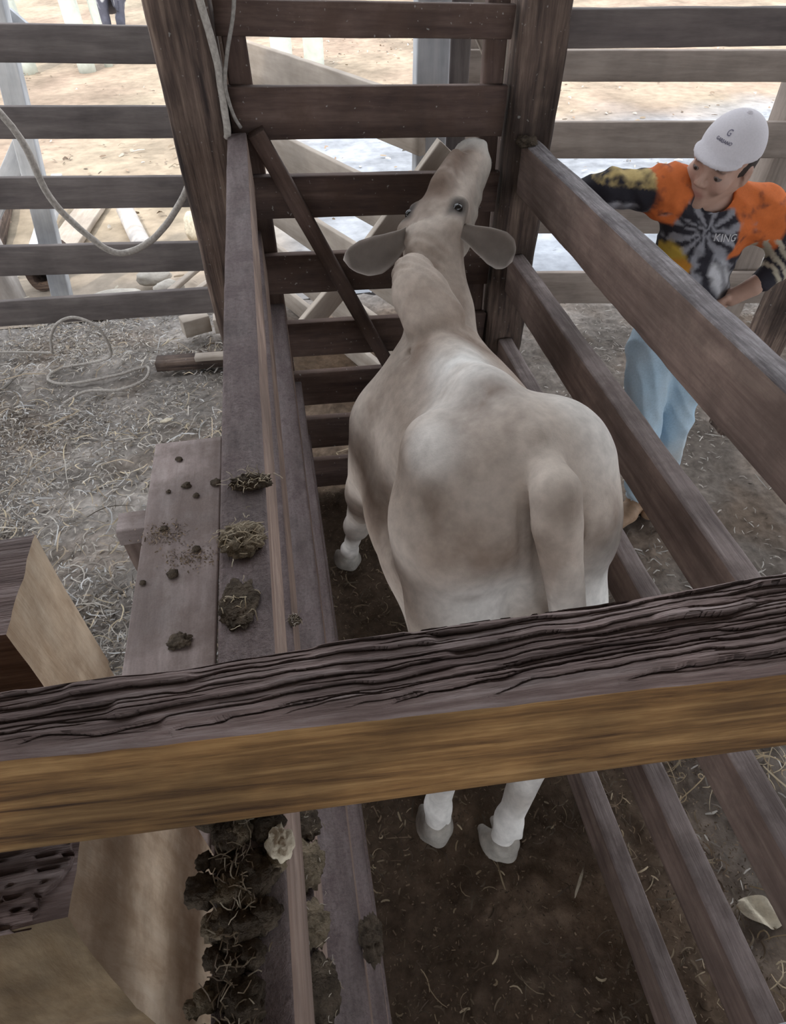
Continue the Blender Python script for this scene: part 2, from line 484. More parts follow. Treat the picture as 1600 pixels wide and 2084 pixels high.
cc = cc * (1 - .5 * br) + np.array([.155, .100, .062])[None] * .5 * br
tn = np.clip((fbm(x * 5, y * 5, 9, 4, 13) + .15) * 1.5, 0, 1)[:, None]
cc = cc * (.72 + .5 * tn)
edge = np.clip((y - 3.9) / .4, 0, 1)[:, None]
cc = cc * (1 - edge) + np.array([.27, .25, .235])[None] * edge
me = mesh_np('floor', np.stack([x, y, z], 1), F); col_attr(me, np.clip(cc, 0.01, 1))
tag(link('floor', me, M_soil), kind='structure', label='dark trodden manure and straw floor of the cattle yard')

x, y, F = grid(-30, 36, 4.25, 60, 330, 300)
y = 4.25 + (y - 4.25) ** 1.6 / (55.75 ** .6)
z = .02 * fbm(x * 1.2, y * 1.2, 0, 3, 5) + .012 * fbm(x * 5, y * 5, 0, 3, 8) - .008
tan = np.array([.32, .27, .20]); pale = np.array([.32, .335, .365]); pink = np.array([.31, .235, .18])
t1 = np.clip(fbm(x * .7, y * .5, 2, 3, 3) + .4, 0, 1)[:, None]
cc = tan[None] * t1 + pink[None] * (1 - t1)
near = np.clip((8.8 + 1.2 * fbm(x * .8, y * .6, 0, 3, 71) - y) / 1.2, 0, 1) * np.clip((x + .3) / .6, 0, 1)
cc = cc * (1 - near[:, None]) + pale[None] * near[:, None]
mot = fbm(x * 2.2, y * 1.6, 5, 4, 91)[:, None]; cc = cc * (1 + .55 * mot)
rid = np.clip(np.sin(y * 9 + 3 * fbm(x * 1.5, y * .8, 1, 3, 51)) * 3 - 1.6, 0, 1)[:, None]; cc = cc * (1 - .22 * rid * near[:, None])
lf = np.clip((-.2 - x) / .6, 0, 1) * np.clip((6.0 - y) / 1.5, 0, 1)
cc = cc * (1 - lf[:, None] * .7) + np.array([.27, .235, .20])[None] * .7 * lf[:, None]
me = mesh_np('yard_ground', np.stack([x, y, z], 1), F); col_attr(me, cc)
tag(link('yard_ground', me, M_yard), kind='structure', label='sunlit pale sandy yard beyond the fence')

# unseen barn roof added above the frame to keep sun off the working area
rf = bpy.data.meshes.new('shade_roof')
v = []; f = []
for (xa, za) in ((-9, 3.6), (.5, 4.3), (10, 3.6)):
    for ya in (-7.0, 2.35): v += [(xa, ya, za), (xa, ya, za + .05)]
f = [(0, 2, 6, 4), (4, 6, 10, 8), (1, 5, 7, 3), (5, 9, 11, 7), (0, 1, 3, 2), (8, 10, 11, 9), (0, 4, 5, 1), (4, 8, 9, 5), (2, 3, 7, 6), (6, 7, 11, 10)]
rf.from_pydata(v, [], f)
tag(link('shade_roof', rf, M_roof), kind='structure', label='unseen barn roof added to shade the chute')
# ------------------------------------------------------------------ near timbers
def rotten(u, v):
    """flaked long-grain relief, u along the timber (m), v across (m)"""
    ph = v / .0078 + 1.3 * fbm(u * 6, v * 22, 3.1, 3, 2) + .55 * fbm(u * 26, v * 45, 1.1, 3, 4)
    row = np.floor(ph); s = ph - row
    seg = u * (7 + 9 * hashn(row, row * 0, row * 0, 3)) + 7 * hashn(row, row * 0, row * 0, 5)
    cell = np.floor(seg); cs = seg - cell
    h0 = hashn(row, cell, row * 0, 8); h1 = hashn(row, cell + 1, row * 0, 8)
    w = np.clip((cs - .86) / .14, 0, 1); w = w * w * (3 - 2 * w)
    hgt = h0 * (1 - w) + h1 * w                                # each flake sits at its own level
    lip = np.clip(s / .16, 0, 1); lip = lip * lip * (3 - 2 * lip)
    deep = .35 + .65 * np.clip(.5 + 1.3 * noise3(u * 9, row * 2.7, 0, 12), 0, 1)
    p2 = v / .0041 + 1.1 * fbm(u * 9, v * 40, 6.1, 3, 22) + .4 * fbm(u * 40, v * 60, 2.1, 2, 24); r2 = np.floor(p2); l2 = np.clip((p2 - r2) / .25, 0, 1)
    d2 = np.clip(.2 + 1.6 * noise3(u * 14, r2 * 1.9, 0, 32), 0, 1)
    return .0030 * d2 * (l2 - 1) + .0052 * (hgt - .5) + .0062 * deep * (lip - 1) + .0022 * (s - .5) + .0011 * fbm(u * 30, v * 300, 0, 3, 9)

# crossbeam in front of the camera: x from -.78 to .86
nu, nv, nf = 900, 130, 26
xs = np.linspace(-.78, .86, nu)
yf_ = .270 + 0 * xs
yn_ = .213 - .066 * (xs - .03)
zt = 1.692 + 0 * xs; ht = .2 - .034 * np.clip((xs + .3) / .65, -.4, 1.6)
rows = []
e1 = .004 * fbm(xs * 9, 0.5, 0, 3, 3); e2 = .0035 * fbm(xs * 11, 7.5, 0, 3, 5)
# section loop: top (far->near), front (top->bottom), bottom (near->far), back (bottom->top)
for i in range(nv):
    t = i / (nv - 1); yy = yf_ + e1 + (yn_ + e2 - yf_ - e1) * t
    rnd = -.006 * (np.clip(1 - t / .12, 0, 1) ** 2 + np.clip(1 - (1 - t) / .10, 0, 1) ** 2)
    fade = np.clip(min(t, 1 - t) / .03, .35, 1)
    rows.append(np.stack([xs, yy, zt + rnd + rotten(xs, t * (yf_ - yn_) + .0 * xs) * fade], 1))
for i in range(1, nf):
    t = i / nf; rr = .0035 * math.sin(math.pi * min(1, t * 8)) * (t < .125)
    yy = yn_ + e2 * (1 - t) - rr + .0012 * fbm(xs * 6, t * 18, 2, 3, 8)
    rows.append(np.stack([xs, yy, zt - .006 - (ht - .006) * t], 1))
for i in range(4):
    t = i / 4; rows.append(np.stack([xs, yn_ + (yf_ - yn_) * t, zt - ht + .001 * fbm(xs * 6, t * 3, 0, 2, 8)], 1))
for i in range(6):
    t = i / 6; rows.append(np.stack([xs, yf_ + e1 * t, zt - ht + (ht - .006) * t], 1))
V = np.stack(rows, 1); m_ = V.shape[1]
CAMZ = np.array([0, 0, 2.1]); K = .86
V = (V.reshape(-1, 3) - CAMZ) * K + CAMZ; V0 = np.array([.04, .2, 1.68])
i = np.arange(nu - 1)[:, None] * m_; j = np.arange(m_)[None, :]; j2 = (j + 1) % m_
F = np.stack([i + j, i + j2, i + m_ + j2, i + m_ + j], -1).reshape(-1, 4)[:, ::-1]
me = mesh_np('crossbeam', V - V0, F[:, ::-1])
me.materials.append(W_front); me.materials.append(W_weather)
mi = np.zeros(len(F), dtype=np.int32); jj = np.tile(np.arange(m_), nu - 1); mi[(jj < nv + 1)] = 1
me.polygons.foreach_set('material_index', mi)
o = link('crossbeam', me, None, loc=V0)
tag(o, 'thick near crossbeam with flaked grey top edge and warm orange-brown front face', 'beam')

# notched post the crossbeam sits in
def poly_block(name, layers, mats, faces_mat, parent=None, org=(0, 0, 0), div=14, rough=.002, seed=0):
    """layers: list of rings of 4 corners (bottom to top); each side subdivided"""
    V = []; F = []; MI = []
    rings = []
    for L in layers:
        r = []
        for k in range(4):
            a = np.array(L[k]); b = np.array(L[(k + 1) % 4])
            for q in range(div): r.append(a + (b - a) * q / div)
        rings.append(np.array(r))
    m = 4 * div
    full = []
    for a, b in zip(rings[:-1], rings[1:]):
        n = max(2, int(np.abs(b[:, 2] - a[:, 2]).max() / .02))
        for q in range(n): full.append(a + (b - a) * q / n)
    full.append(rings[-1])
    V = (np.concatenate(full) - CAMZ) * K + CAMZ; V[:, 2] = np.maximum(V[:, 2], -.1); n = len(full)
    V = V + rough * np.stack([fbm(V[:, 0] * 25, V[:, 1] * 25, V[:, 2] * 9, 3, seed + q) for q in range(3)], 1) * 2
    for r in range(n - 1):
        for q in range(m):
            F.append([r * m + q, r * m + (q + 1) % m, (r + 1) * m + (q + 1) % m, (r + 1) * m + q]); MI.append(faces_mat[q // div])
    # caps as fans to a centre
    for r, fl in ((0, True), (n - 1, False)):
        V = np.vstack([V, V[r * m:(r + 1) * m].mean(0)]); c = len(V) - 1
        for q in range(m):
            t = [r * m + q, r * m + (q + 1) % m, c]
            F.append(t[::-1] if fl else t); MI.append(faces_mat[4])
    me = bpy.data.meshes.new(name); me.from_pydata((V - np.array(org)).tolist(), [], F)
    for mm in mats: me.materials.append(mm)
    me.polygons.foreach_set('material_index', np.array(MI, dtype=np.int32)); me.update()
    return link(name, me, None, parent, loc=org)
post = thing('notched_post', 'big sawn pale timber post notched to carry the near crossbeam', 'post', (-.34, .28, 0))
# ring order: near-left, near-right, far-right, far-left  -> faces: near, right, far, left, caps
def rg(xr, yn, yf, z, xl=-.62, dz=0): return [(xl, yn, z), (xr, yn, z + dz), (xr, yf, z + dz), (xl, yf, z)]
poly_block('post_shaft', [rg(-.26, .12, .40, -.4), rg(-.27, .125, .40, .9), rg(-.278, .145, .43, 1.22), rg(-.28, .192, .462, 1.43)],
           [W_light, W_weather, W_hewn_shade], [2, 0, 0, 0, 1], post, (-.34, .28, 0), seed=3)
poly_block('post_tenon', [rg(-.28, .345, .463, 1.43), rg(-.28, .358, .475, 1.648)],
           [W_light, W_weather], [1, 0, 0, 0, 1], post, (-.34, .28, 0), seed=8)
# weathered shoulder of the notch with splintered edge
xs = np.linspace(-.62, -.283, 120); ys = np.linspace(.188, .345, 60)
X, Y = np.meshgrid(xs, ys, indexing='ij')
cut = -.285 - .030 * np.clip((.235 - Y) / .04, 0, 1.4) + .012 * fbm(Y * 90, 0 * Y, 0, 2, 5) 
Xc = np.minimum(X, cut)
Z = 1.440 + rotten(Xc * 1.0, (Y) * .55) * 1.8 - .02 * np.clip((.205 - Y) / .02, 0, 1) ** 2
top_ = np.stack([Xc, Y, Z], -1)
nx_, ny_ = X.shape
V = np.concatenate([top_.reshape(-1, 3), (top_ * [1, 1, 0] + [0, 0, 1.425]).reshape(-1, 3)])
V = (V - CAMZ) * K + CAMZ
i = np.arange(nx_ - 1)[:, None] * ny_; j = np.arange(ny_ - 1)[None, :]
F = np.stack([i + j, i + ny_ + j, i + ny_ + j + 1, i + j + 1], -1).reshape(-1, 4)
N0 = nx_ * ny_
side = []
for a in range(nx_ - 1):
    side.append([a * ny_, N0 + a * ny_, N0 + (a + 1) * ny_, (a + 1) * ny_])
for b in range(ny_ - 1):
    q = (nx_ - 1) * ny_ + b; side.append([q, N0 + q, N0 + q + 1, q + 1])
me = mesh_np('notch_shoulder', V - np.array([-.34, .28, 0]), np.vstack([F, F[:, ::-1] + N0, np.array(side)]))
link('notch_shoulder', me, W_weather, post, loc=(-.34, .28, 0))

# low cross rail just below the camera, bottom right
tag(beam('cross_rail', (.12, -.03, 1.34), (.775, -.018, 1.34), .07, .13, W_grey, step=.02, rough=.002, bev=.02), 'pale grey rail end crossing the bottom right corner', 'rail')

# ------------------------------------------------------------------ chute
ch_l = thing('chute_fence', 'left side rails of the cattle chute with dusty broad top rail', 'fence', (-.05, 1.0, 0))
LR = [(1.565, -.088, .056, .15), (1.28, -.091, .056, .15), (1.02, -.050, .056, .15), (.683, -.028, .056, .15), (.41, -.022, .056, .15), (.15, -.03, .056, .13)]
for k, (zz, xx, w, h) in enumerate(LR):
    beam('rail', (xx, -.75, zz), (xx - .012, 2.165, zz), w, h, W_leftside, ch_l, step=.008 if k == 0 else .02, rough=.0016, bev=.004, n=8, mat_top=W_left, warp=.001)
ch_r = thing('chute_fence', 'right side rails of the cattle chute between the cow and the person', 'fence', (.8, 1.0, 0))
RR = [(1.49, .823, .056, .16, W_railtop), (1.12, .823, .056, .14, W_railtop2), (.78, .823, .056, .14, W_railtop2), (.46, .775, .056, .14, W_railtop2), (.155, .712, .056, .14, W_railtop2)]
for k, (zz, xx, w, h, mm) in enumerate(RR):
    beam('rail', (xx - .02, -.6, zz), (xx, 2.168, zz), w, h, W_rail, ch_r, step=.012, rough=.0028 if k == 0 else .0018, bev=.005, n=8, mat_top=mm, warp=.001)
# posts at the head of the chute
tag(beam('chute_post', (-.20, 2.25, -.1), (-.20, 2.25, 2.75), .17, .17, W_post, up=(0, -1, 0), step=.03, rough=.005, bev=.018, n=6, top=False), 'dark cracked post at the head of the chute, left, with ropes hanging on it', 'post')
tag(beam('chute_post', (.825, 2.255, -.1), (.842, 2.255, 2.75), .145, .16, W_post, up=(0, -1, 0), step=.03, rough=.005, bev=.018, n=6, top=False), 'streaked brown post at the head of the chute, right, beside the cow muzzle', 'post')
# posts that carry the chute rails nearer the camera, outside each row
tag(beam('rail_post', (.93, -.45, -.1), (.93, -.45, 1.5), .13, .13, W_post, up=(0, -1, 0), top=False, bev=.015), 'rail post of the right chute side behind the camera', 'post')

gate = thing('end_gate', 'dark board gate closing the head of the chute in front of the cow', 'gate', (.33, 2.24, 0))
GB = [(1.858, .082), (1.66, .140), (1.414, .130), (1.16, .142), (.898, .146), (.676, .155), (.444, .160), (.21, .165)]
for k, (zt_, h) in enumerate(GB):
    beam('board', (-.108, 2.235, zt_ + .012), (.748, 2.235 + .004 * (k % 2), zt_ - .028), .035, h, W_gate, gate, step=.04, rough=.0016, bev=.004)
beam('brace', (-.045, 2.185, 1.56), (.345, 2.195, .70), .05, .055, W_gate, gate, up=(0, -1, 0), rough=.002, bev=.005, top=False)
beam('stile', (-.068, 2.274, .02), (-.068, 2.274, 1.85), .07, .04, W_gate, gate, up=(0, -1, 0), top=False)
beam('stile', (.708, 2.274, .02), (.708, 2.274, 1.85), .07, .04, W_gate, gate, up=(0, -1, 0), top=False)
# ------------------------------------------------------------------ walkway beside the chute
wk = thing('walkway', 'board walkway along the left outside of the chute', 'walkway', (-.5, 1.2, 0))
beam('plank', (-.5, .52, .5), (-.4932, 2.11, .5), .262, .032, W_plank, wk, step=.03, rough=.0012, bev=.004, n=8)
beam('plank', (-.318, .52, .487), (-.303, 2.11, .487), .085, .032, W_plank, wk, step=.05, rough=.0012, bev=.004)
for yy in (1.72, .62):
    beam('bearer', (-.735, yy, .468), (-.14, yy, .468), .10, .075, W_plank, wk, rough=.002)
    beam('leg', (-.69, yy, -.05), (-.69, yy, .395), .085, .085, W_rail, wk, up=(0, -1, 0), top=False)
    beam('leg', (-.2, yy, -.05), (-.2, yy, .395), .085, .085, W_rail, wk, up=(0, -1, 0), top=False)
# ------------------------------------------------------------------ fences behind
fl = thing('paddock_fence', 'grey board fence left behind the straw yard', 'fence', (-1.2, 3.6, 0))
for (za, zb, h) in ((1.665, 1.645, .14), (1.345, 1.340, .135), (1.04, 1.032, .15), (.692, .70, .16), (.345, .445, .15)):
    beam('board', (-2.6, 3.80, za + .065), (-.18, 3.6, zb - .012), .035, h, W_fence, fl, rough=.0012, bev=.004)
beam('post', (-2.32, 3.875, -.1), (-2.32, 3.875, 1.75), .15, .15, W_post, fl, up=(0, -1, 0), top=False)
beam('post', (-.215, 3.70, -.1), (-.215, 3.70, 1.75), .13, .15, W_post, fl, up=(0, -1, 0), top=False)
fr = thing('paddock_fence', 'taupe board fence right behind the person in the white cap', 'fence', (2.2, 3.6, 0))
for (zz, h) in ((1.477, .13), (1.172, .172), (.779, .18), (.364, .20)):
    beam('board', (.95, 3.64, zz + .02), (4.2, 3.10, zz - .035), .035, h, W_fence_r, fr, rough=.0012, bev=.004)
beam('post', (2.80, 3.47, -.1), (2.80, 3.47, 1.72), .19, .17, W_fence_r, fr, up=(0, -1, 0), top=False, rough=.004)
beam('post', (1.05, 3.75, -.1), (1.05, 3.75, 1.6), .15, .15, W_fence_r, fr, up=(0, -1, 0), top=False)
tr_ = beam('top_rail', (.915, 2.30, 1.808), (2.3, 2.26, 1.775), .04, .10, W_fence, None, step=.02, rough=.002, bev=.004)
tag(tr_, 'dark grey top rail running right from the streaked post above the person', 'rail')
tag(beam('rail_post', (2.22, 2.37, -.1), (2.22, 2.37, 1.85), .13, .13, W_post, None, up=(0, -1, 0), top=False), 'post carrying the dark top rail at the right edge', 'post')
# pale race fence running away to the left behind the gate
rc = thing('race_fence', 'pale board race fence slanting away to the left behind the gate', 'fence', (.1, 3.9, 0))
for (za, h) in ((1.485, .20), (1.10, .21), (.74, .2), (.40, .2), (.12, .13)):
    beam('board', (.60, 2.80, za), (-.16, 4.44, za), .035, h, W_pale, rc, rough=.001, bev=.004)
beam('post', (.66, 2.93, -.1), (.66, 2.93, 1.95), .13, .09, W_grey, rc, up=(0, -1, 0), top=False)
beam('post', (.79, 3.02, -.1), (.79, 3.02, 1.95), .085, .09, W_fence, rc, up=(0, -1, 0), top=False)
beam('brace', (.845, 3.05, 1.78), (1.08, 3.05, 1.40), .05, .12, W_pale, rc, up=(1, 0, .6), top=False)
beam('brace', (.30, 2.62, .93), (.66, 2.62, 1.36), .05, .09, W_pale, rc, up=(-1, 0, .8), top=False)
beam('brace', (.02, 2.70, .60), (.34, 2.70, .93), .05, .09, W_pale, rc, up=(-1, 0, 1), top=False)
# ------------------------------------------------------------------ cow
def unit(v): v = np.array(v, float); return v / np.linalg.norm(v)
m = unit((.44, .79, .43)); u = np.array((-.50, -.32, .80)); u = unit(u - m * (u @ m)); w = np.cross(m, u); PH = np.array((.406, 1.780, 1.342)); HS = 1.17
def hpt(a, b, c): return tuple(PH + (m * a + w * b + u * c) * HS)
HEAD = (m, w, u, hpt)
def build_cow():
    s = SDF((-.05, .42, -.03), (.86, 2.17, 1.66), .0085)
    # barrel
    s.ell((.405, 1.28, .90), (.250, .42, .335), .0)
    s.ell((.385, 1.30, .77), (.262, .36, .27), .05)
    s.ell((.385, 1.46, .92), (.205, .28, .31), .05)            # chest
    s.ell((.410, 1.08, 1.04), (.205, .24, .25), .05)            # loin
    # rump
    s.ell((.425, .985, 1.105), (.220, .170, .215), .05)
    s.cone((.40, 1.14, 1.255), (.440, .96, 1.275), .045, .040, .06)   # sacrum ridge
    s.cone((.375, 1.45, 1.19), (.40, 1.14, 1.262), .045, .045, .08)   # backbone
    s.ell((.252, 1.04, 1.195), (.055, .085, .07), .09)         # hook bones
    s.ell((.572, 1.04, 1.13), (.10, .13, .13), .10)
    s.ell((.345, .865, 1.13), (.050, .050, .06), .05)            # pin bones
    s.ell((.560, .865, 1.13), (.050, .050, .06), .05)
    # thighs and hind legs
    def hind(sx, hip, stifle, but, hock, fet, hoof):
        s.cone(hip, stifle, .150, .105, .05, flat=((0, 1, 0), 1.25))
        s.cone(hip, but, .140, .108, .04)
        s.cone(but, hock, .115, .058, .06)
        s.cone(stifle, hock, .095, .050, .06)
        s.cone(hock, fet, .047, .033, .03, flat=((0, 1, 0), 1.25))
        s.ell(np.array(hock) + [0, -.03, .03], (.036, .04, .06), .03)
        s.ell(fet, (.043, .047, .044), .022)
        f_ = np.array(fet); h_ = np.array(hoof); bk = np.array((0, -.043, -.012))
        for b in (-1, 1): s.ell(f_ + bk + [b * .020, 0, 0], (.012, .012, .015), .008)   # dewclaws
        s.cone(fet, hoof, .034, .036, .015)
    hind(1, (.540, .97, 1.03), (.58, 1.10, .76), (.545, .86, .82), (.490, .665, .44), (.425, .590, .125), (.405, .565, .065))
    hind(-1, (.300, .98, 1.03), (.265, 1.11, .76), (.295, .88, .82), (.275, .745, .44), (.228, .668, .125), (.218, .645, .065))
    # shoulders and forelegs
    def fore(sh, elb, knee, fet, hoof):
        s.cone(sh, elb, .13, .075, .09)
        s.cone(elb, knee, .066, .043, .04)
        s.ell(knee, (.046, .048, .055), .03)
        s.cone(knee, fet, .036, .030, .025)
        s.ell(fet, (.04, .042, .04), .02)
        s.cone(fet, hoof, .031, .033, .015)
    fore((.245, 1.50, .92), (.165, 1.545, .62), (.125, 1.66, .34), (.095, 1.745, .115), (.086, 1.775, .055))
    fore((.50, 1.52, .92), (.50, 1.56, .62), (.49, 1.66, .34), (.47, 1.70, .115), (.465, 1.715, .055))
    # neck
    s.cone((.395, 1.50, 1.02), (.425, 1.68, 1.165), .130, .092, .05, flat=((0, -.6, .8), 1.2))
    s.cone((.425, 1.68, 1.165), (.425, 1.79, 1.30), .092, .086, .05, flat=((0, -.6, .8), 1.1))
    s.cone((.40, 1.62, .97), (.47, 1.86, 1.20), .055, .045, .08)      # dewlap line
    # hump, leaning left
    s.cone((.362, 1.535, 1.235), (.345, 1.615, 1.285), .074, .074, .012)
    s.cone((.345, 1.615, 1.285), (.338, 1.665, 1.312), .074, .060, .012)
    s.cone((.375, 1.60, 1.275), (.415, 1.555, 1.235), .060, .050, .012)
    # head: m along the face, w its right side, u dorsal
    m, w, u, hp = HEAD
    R3 = (m, w, u)
    s.ell(hp(.05, 0, -.02), (.115, .080, .082), .03, R3)            # cranium
    s.cone(hp(.10, 0, -.015), hp(.29, 0, -.045), .078, .054, .04)   # face
    s.cone(hp(.10, 0, -.085), hp(.30, 0, -.092), .064, .044, .04)   # jaw
    s.ell(hp(.340, 0, -.065), (.055, .064, .058), .03, R3)          # muzzle
    s.ell(hp(.372, 0, -.035), (.028, .056, .026), .02, R3)
    s.cone(hp(.035, -.066, .022), hp(.11, -.064, .014), .028, .022, .025)  # brows
    s.cone(hp(.035, .066, .022), hp(.11, .064, .014), .028, .022, .025)
    s.ell(hp(.0, 0, .015), (.05, .055, .05), .05, R3)                # poll
    s.cone(hp(.16, 0, .045), hp(.28, 0, .02), .022, .016, .05)      # nasal ridge
    for b in (-1, 1):
        s.ell(hp(.082, b * .080, .036), (.024, .014, .016), .014, R3, 'sub')
        s.ell(hp(.392, b * .032, -.028), (.014, .009, .013), .008, R3, 'sub')
    s.cone(hp(.27, .072, -.088), hp(.37, .045, -.10), .007, .005, .006, 'sub')
    # tail
    s.cone((.405, .94, 1.245), (.395, .855, 1.19), .030, .032, .012)     # folds beside the dock
    s.cone((.380, .93, 1.22), (.350, .85, 1.13), .028, .030, .015)
    s.cone((.495, .94, 1.245), (.540, .86, 1.17), .030, .03, .02)
    for g in (((.398, .835, 1.225), (.422, .805, 1.10), .014, .024), ((.422, .805, 1.10), (.452, .775, .70), .024, .042), ((.515, .83, 1.22), (.545, .79, .90), .010, .012), ((.452, .84, 1.19), (.485, .80, .90), .03, .03)):
        s.cone(g[0], g[1], g[2], g[3], .012, 'sub')  # channel under the tail, between the thighs
    s.cone((.442, .99, 1.265), (.450, .885, 1.268), .042, .038, .03)
    s.chain([(.450, .885, 1.268, .036), (.450, .815, 1.258, .050), (.452, .782, 1.20, .050), (.470, .752, 1.10, .043), (.490, .724, 1.0, .039), (.500, .70, .86, .034), (.494, .67, .72, .030), (.478, .655, .62, .03)], .004)
    s.cone((.425, .68, .62), (.425, .95, .52), .05, .05, .05, 'sub')
    for k in range(6):                                             # spine knobs
        t = k / 5; s.ell((.442 - .045 * t, .93 + .24 * t, 1.312 - .012 * t), (.017, .018, .016), .025)
    # skin folds behind the hump and on the neck
    for q, (cy, cz) in enumerate(((1.462, 1.215), (1.438, 1.215))):
        s.cone((.22, cy + .01, cz - .03), (.47, cy, cz - .01), .008, .008, .014, 'sub')
    s.ell((.15, 1.12, .95), (.05, .07, .10), .08, None, 'sub')        # flank hollow
    return s
cs = build_cow()
org = (.40, 1.2, 0)
cme, P = cs.mesh('body', org)
V = lap(cme, 2, .5) + np.array(org)
x, y, z = V[:, 0], V[:, 1], V[:, 2]
def blob(c, r): return np.exp(-.6 * (((x - c[0]) / r[0]) ** 2 + ((y - c[1]) / r[1]) ** 2 + ((z - c[2]) / r[2]) ** 2))
base = np.array([.53, .455, .395]); white = np.array([.80, .78, .75]); brown = np.array([.17, .115, .085]); warm = np.array([.38, .295, .24]); dusk = np.array([.30, .245, .21])
C = np.tile(base, (len(V), 1))
def lay(col, a):
    global C
    a = np.clip(a, 0, 1)[:, None]; C = C * (1 - a) + np.asarray(col)[None] * a
hc = (V - PH) / HS; ha, hb, hu = hc @ m, hc @ w, hc @ u
n1 = fbm(x * 5, y * 5, z * 5, 3, 4)
def patch(c, r, p=4):
    q = ((x - c[0]) / r[0]) ** 2 + ((y - c[1]) / r[1]) ** 2 + ((z - c[2]) / r[2]) ** 2
    return np.exp(-q ** (p / 2) * .7)
n2 = fbm(x * 11, y * 11, z * 11, 4, 23); n3 = fbm(x * 3.2, y * 3.2, z * 3.2, 3, 31)
fz = np.clip(.85 + 1.3 * n2 + .5 * n3, 0, 1.1)
lay(white, .85 * np.clip((.64 - z) / .3, 0, 1) * (y < 1.2))
lay(white, .55 * np.clip((.5 - z) / .3, 0, 1) * (y > 1.2))
lay(warm, .75 * np.clip(.35 + 2.2 * n3 + .6 * n2, 0, 1) * ((y > .72) & (y < 1.55)))
lay(white, .95 * patch((.36, 1.22, 1.30), (.17, .17, .09), 3) * np.clip(.9 + .8 * n2, 0, 1))
lay(white, .55 * patch((.235, .98, 1.27), (.07, .07, .07)))
lay(white, .6 * patch((.60, 1.02, 1.22), (.10, .12, .10)))
lay(brown, .80 * fz * patch((.375, 1.03, 1.31), (.085, .10, .07), 3))
lay(brown, .55 * fz * patch((.33, .95, 1.24), (.06, .06, .06), 3))
lay(brown, .85 * fz * patch((.245, .905, 1.17), (.030, .05, .050), 3))
lay(warm, .9 * fz * patch((.32, .83, 1.10), (.10, .06, .07), 3))
lay(brown, .45 * fz * patch((.33, .80, 1.07), (.07, .05, .05), 3))
lay(brown, .85 * fz * patch((.59, .84, 1.10), (.055, .07, .08), 3))
lay(brown, .50 * patch((.46, .77, 1.255), (.035, .04, .03), 3))
lay(brown, .90 * fz * patch((.36, 1.43, 1.20), (.15, .055, .07), 3))
lay(brown, .60 * fz * patch((.15, 1.25, .86), (.06, .16, .10), 3))  # left flank shading put into the coat colour
lay(brown, .50 * fz * patch((.17, 1.42, 1.06), (.05, .05, .08), 3))
lay(white, .9 * patch((.34, .79, .93), (.13, .10, .09), 3))
lay(white, .9 * patch((.61, .80, .92), (.09, .12, .13), 3))
lay(white, .5 * patch((.48, .70, .98), (.05, .06, .10), 3))
lay(brown, .35 * patch((.30, .79, .97), (.03, .05, .012), 2))
lay((.12, .085, .07), .75 * np.clip((ha + .2) / .05, 0, 1) * np.clip((-.03 - ha) / .03, 0, 1) * np.clip((-.01 - hb) / .03, 0, 1) * (y > 1.55))
lay(warm, .45 * np.clip((y - 1.66) / .1, 0, 1) * np.clip((z - 1.18) / .08, 0, 1) * np.clip(.75 + n1, 0, 1))
lay(warm, .55 * blob((.35, 1.58, 1.30), (.1, .12, .09)))
lay(brown, .8 * blob((.46, 1.66, 1.22), (.03, .10, .06)))  # shade of the groove right of the neck painted into the coat
face = (ha > .02) & (ha < .5)
lay((.15, .10, .075), .95 * (face & (ha > .085)) * np.clip((ha - .085) / .03, 0, 1) * np.clip((hu + .035) / .03, 0, 1) * np.clip((.070 - np.abs(hb + .02)) / .03, 0, 1) * np.clip(.75 + 1.6 * n2, 0, 1))
lay((.22, .16, .125), .6 * face * np.clip((hu - .01) / .03, 0, 1) * np.clip(.4 + 2.2 * n2, 0, 1))
lay((.70, .65, .58), .8 * face * np.clip((-.03 - hu) / .05, 0, 1))
lay((.55, .53, .50), .8 * np.clip((ha - .33) / .04, 0, 1))
lay((.045, .038, .035), .95 * np.exp(-(((ha - .082) / .038) ** 4 + ((np.abs(hb) - .068) / .022) ** 4 + ((hu - .030) / .030) ** 4)) * face)
lay((.10, .08, .08), .8 * np.exp(-(((ha - .392) / .016) ** 2 + ((np.abs(hb) - .028) / .012) ** 2)) * face * (hu > -.06))
lay((.22, .19, .17), np.clip((.055 - z) / .015, 0, 1) * .7)
lay((.30, .23, .17), .5 * blob((.45, .61, .27), (.03, .05, .05)))
N_ = np.empty(len(V) * 3, dtype=np.float32); cme.vertex_normals.foreach_get('vector', N_); N_ = N_.reshape(-1, 3)
wr = np.clip((ha + .17) / .04, 0, 1) * np.clip((.0 - ha) / .03, 0, 1) * np.clip((hu + .03) / .05, 0, 1)
d_ = .0024 * np.sin(ha * 300 + 20 * hb * hb * 40 + 2 * n1) * wr
wf = np.clip((ha - .14) / .03, 0, 1) * np.clip((.31 - ha) / .03, 0, 1) * np.clip((hb - .005) / .02, 0, 1) * np.clip((.07 - hb) / .02, 0, 1)
d_ += .0022 * np.sin((ha * .4 + hb) * 330 + 2 * n1) * wf
d_ += .003 * fbm(V[:, 0] * 9, V[:, 1] * 9, V[:, 2] * 9, 3, 91)
cme.vertices.foreach_set('co', (V + N_ * d_[:, None] - np.array(org)).astype(np.float32).ravel()); cme.update()
col_attr(cme, np.clip(C, .01, 1))
M_hide = attrmat('cow_hide', .75, 34, .17, .2, .2, 260)
M_ear = attrmat('ear_hide', .8, 30, .12, .2)
M_eye = plain('dark_eye', (.012, .010, .009), .12, spec=.6)
M_hoof = plain('hoof_horn', (.42, .39, .35), .65, 30, .25)
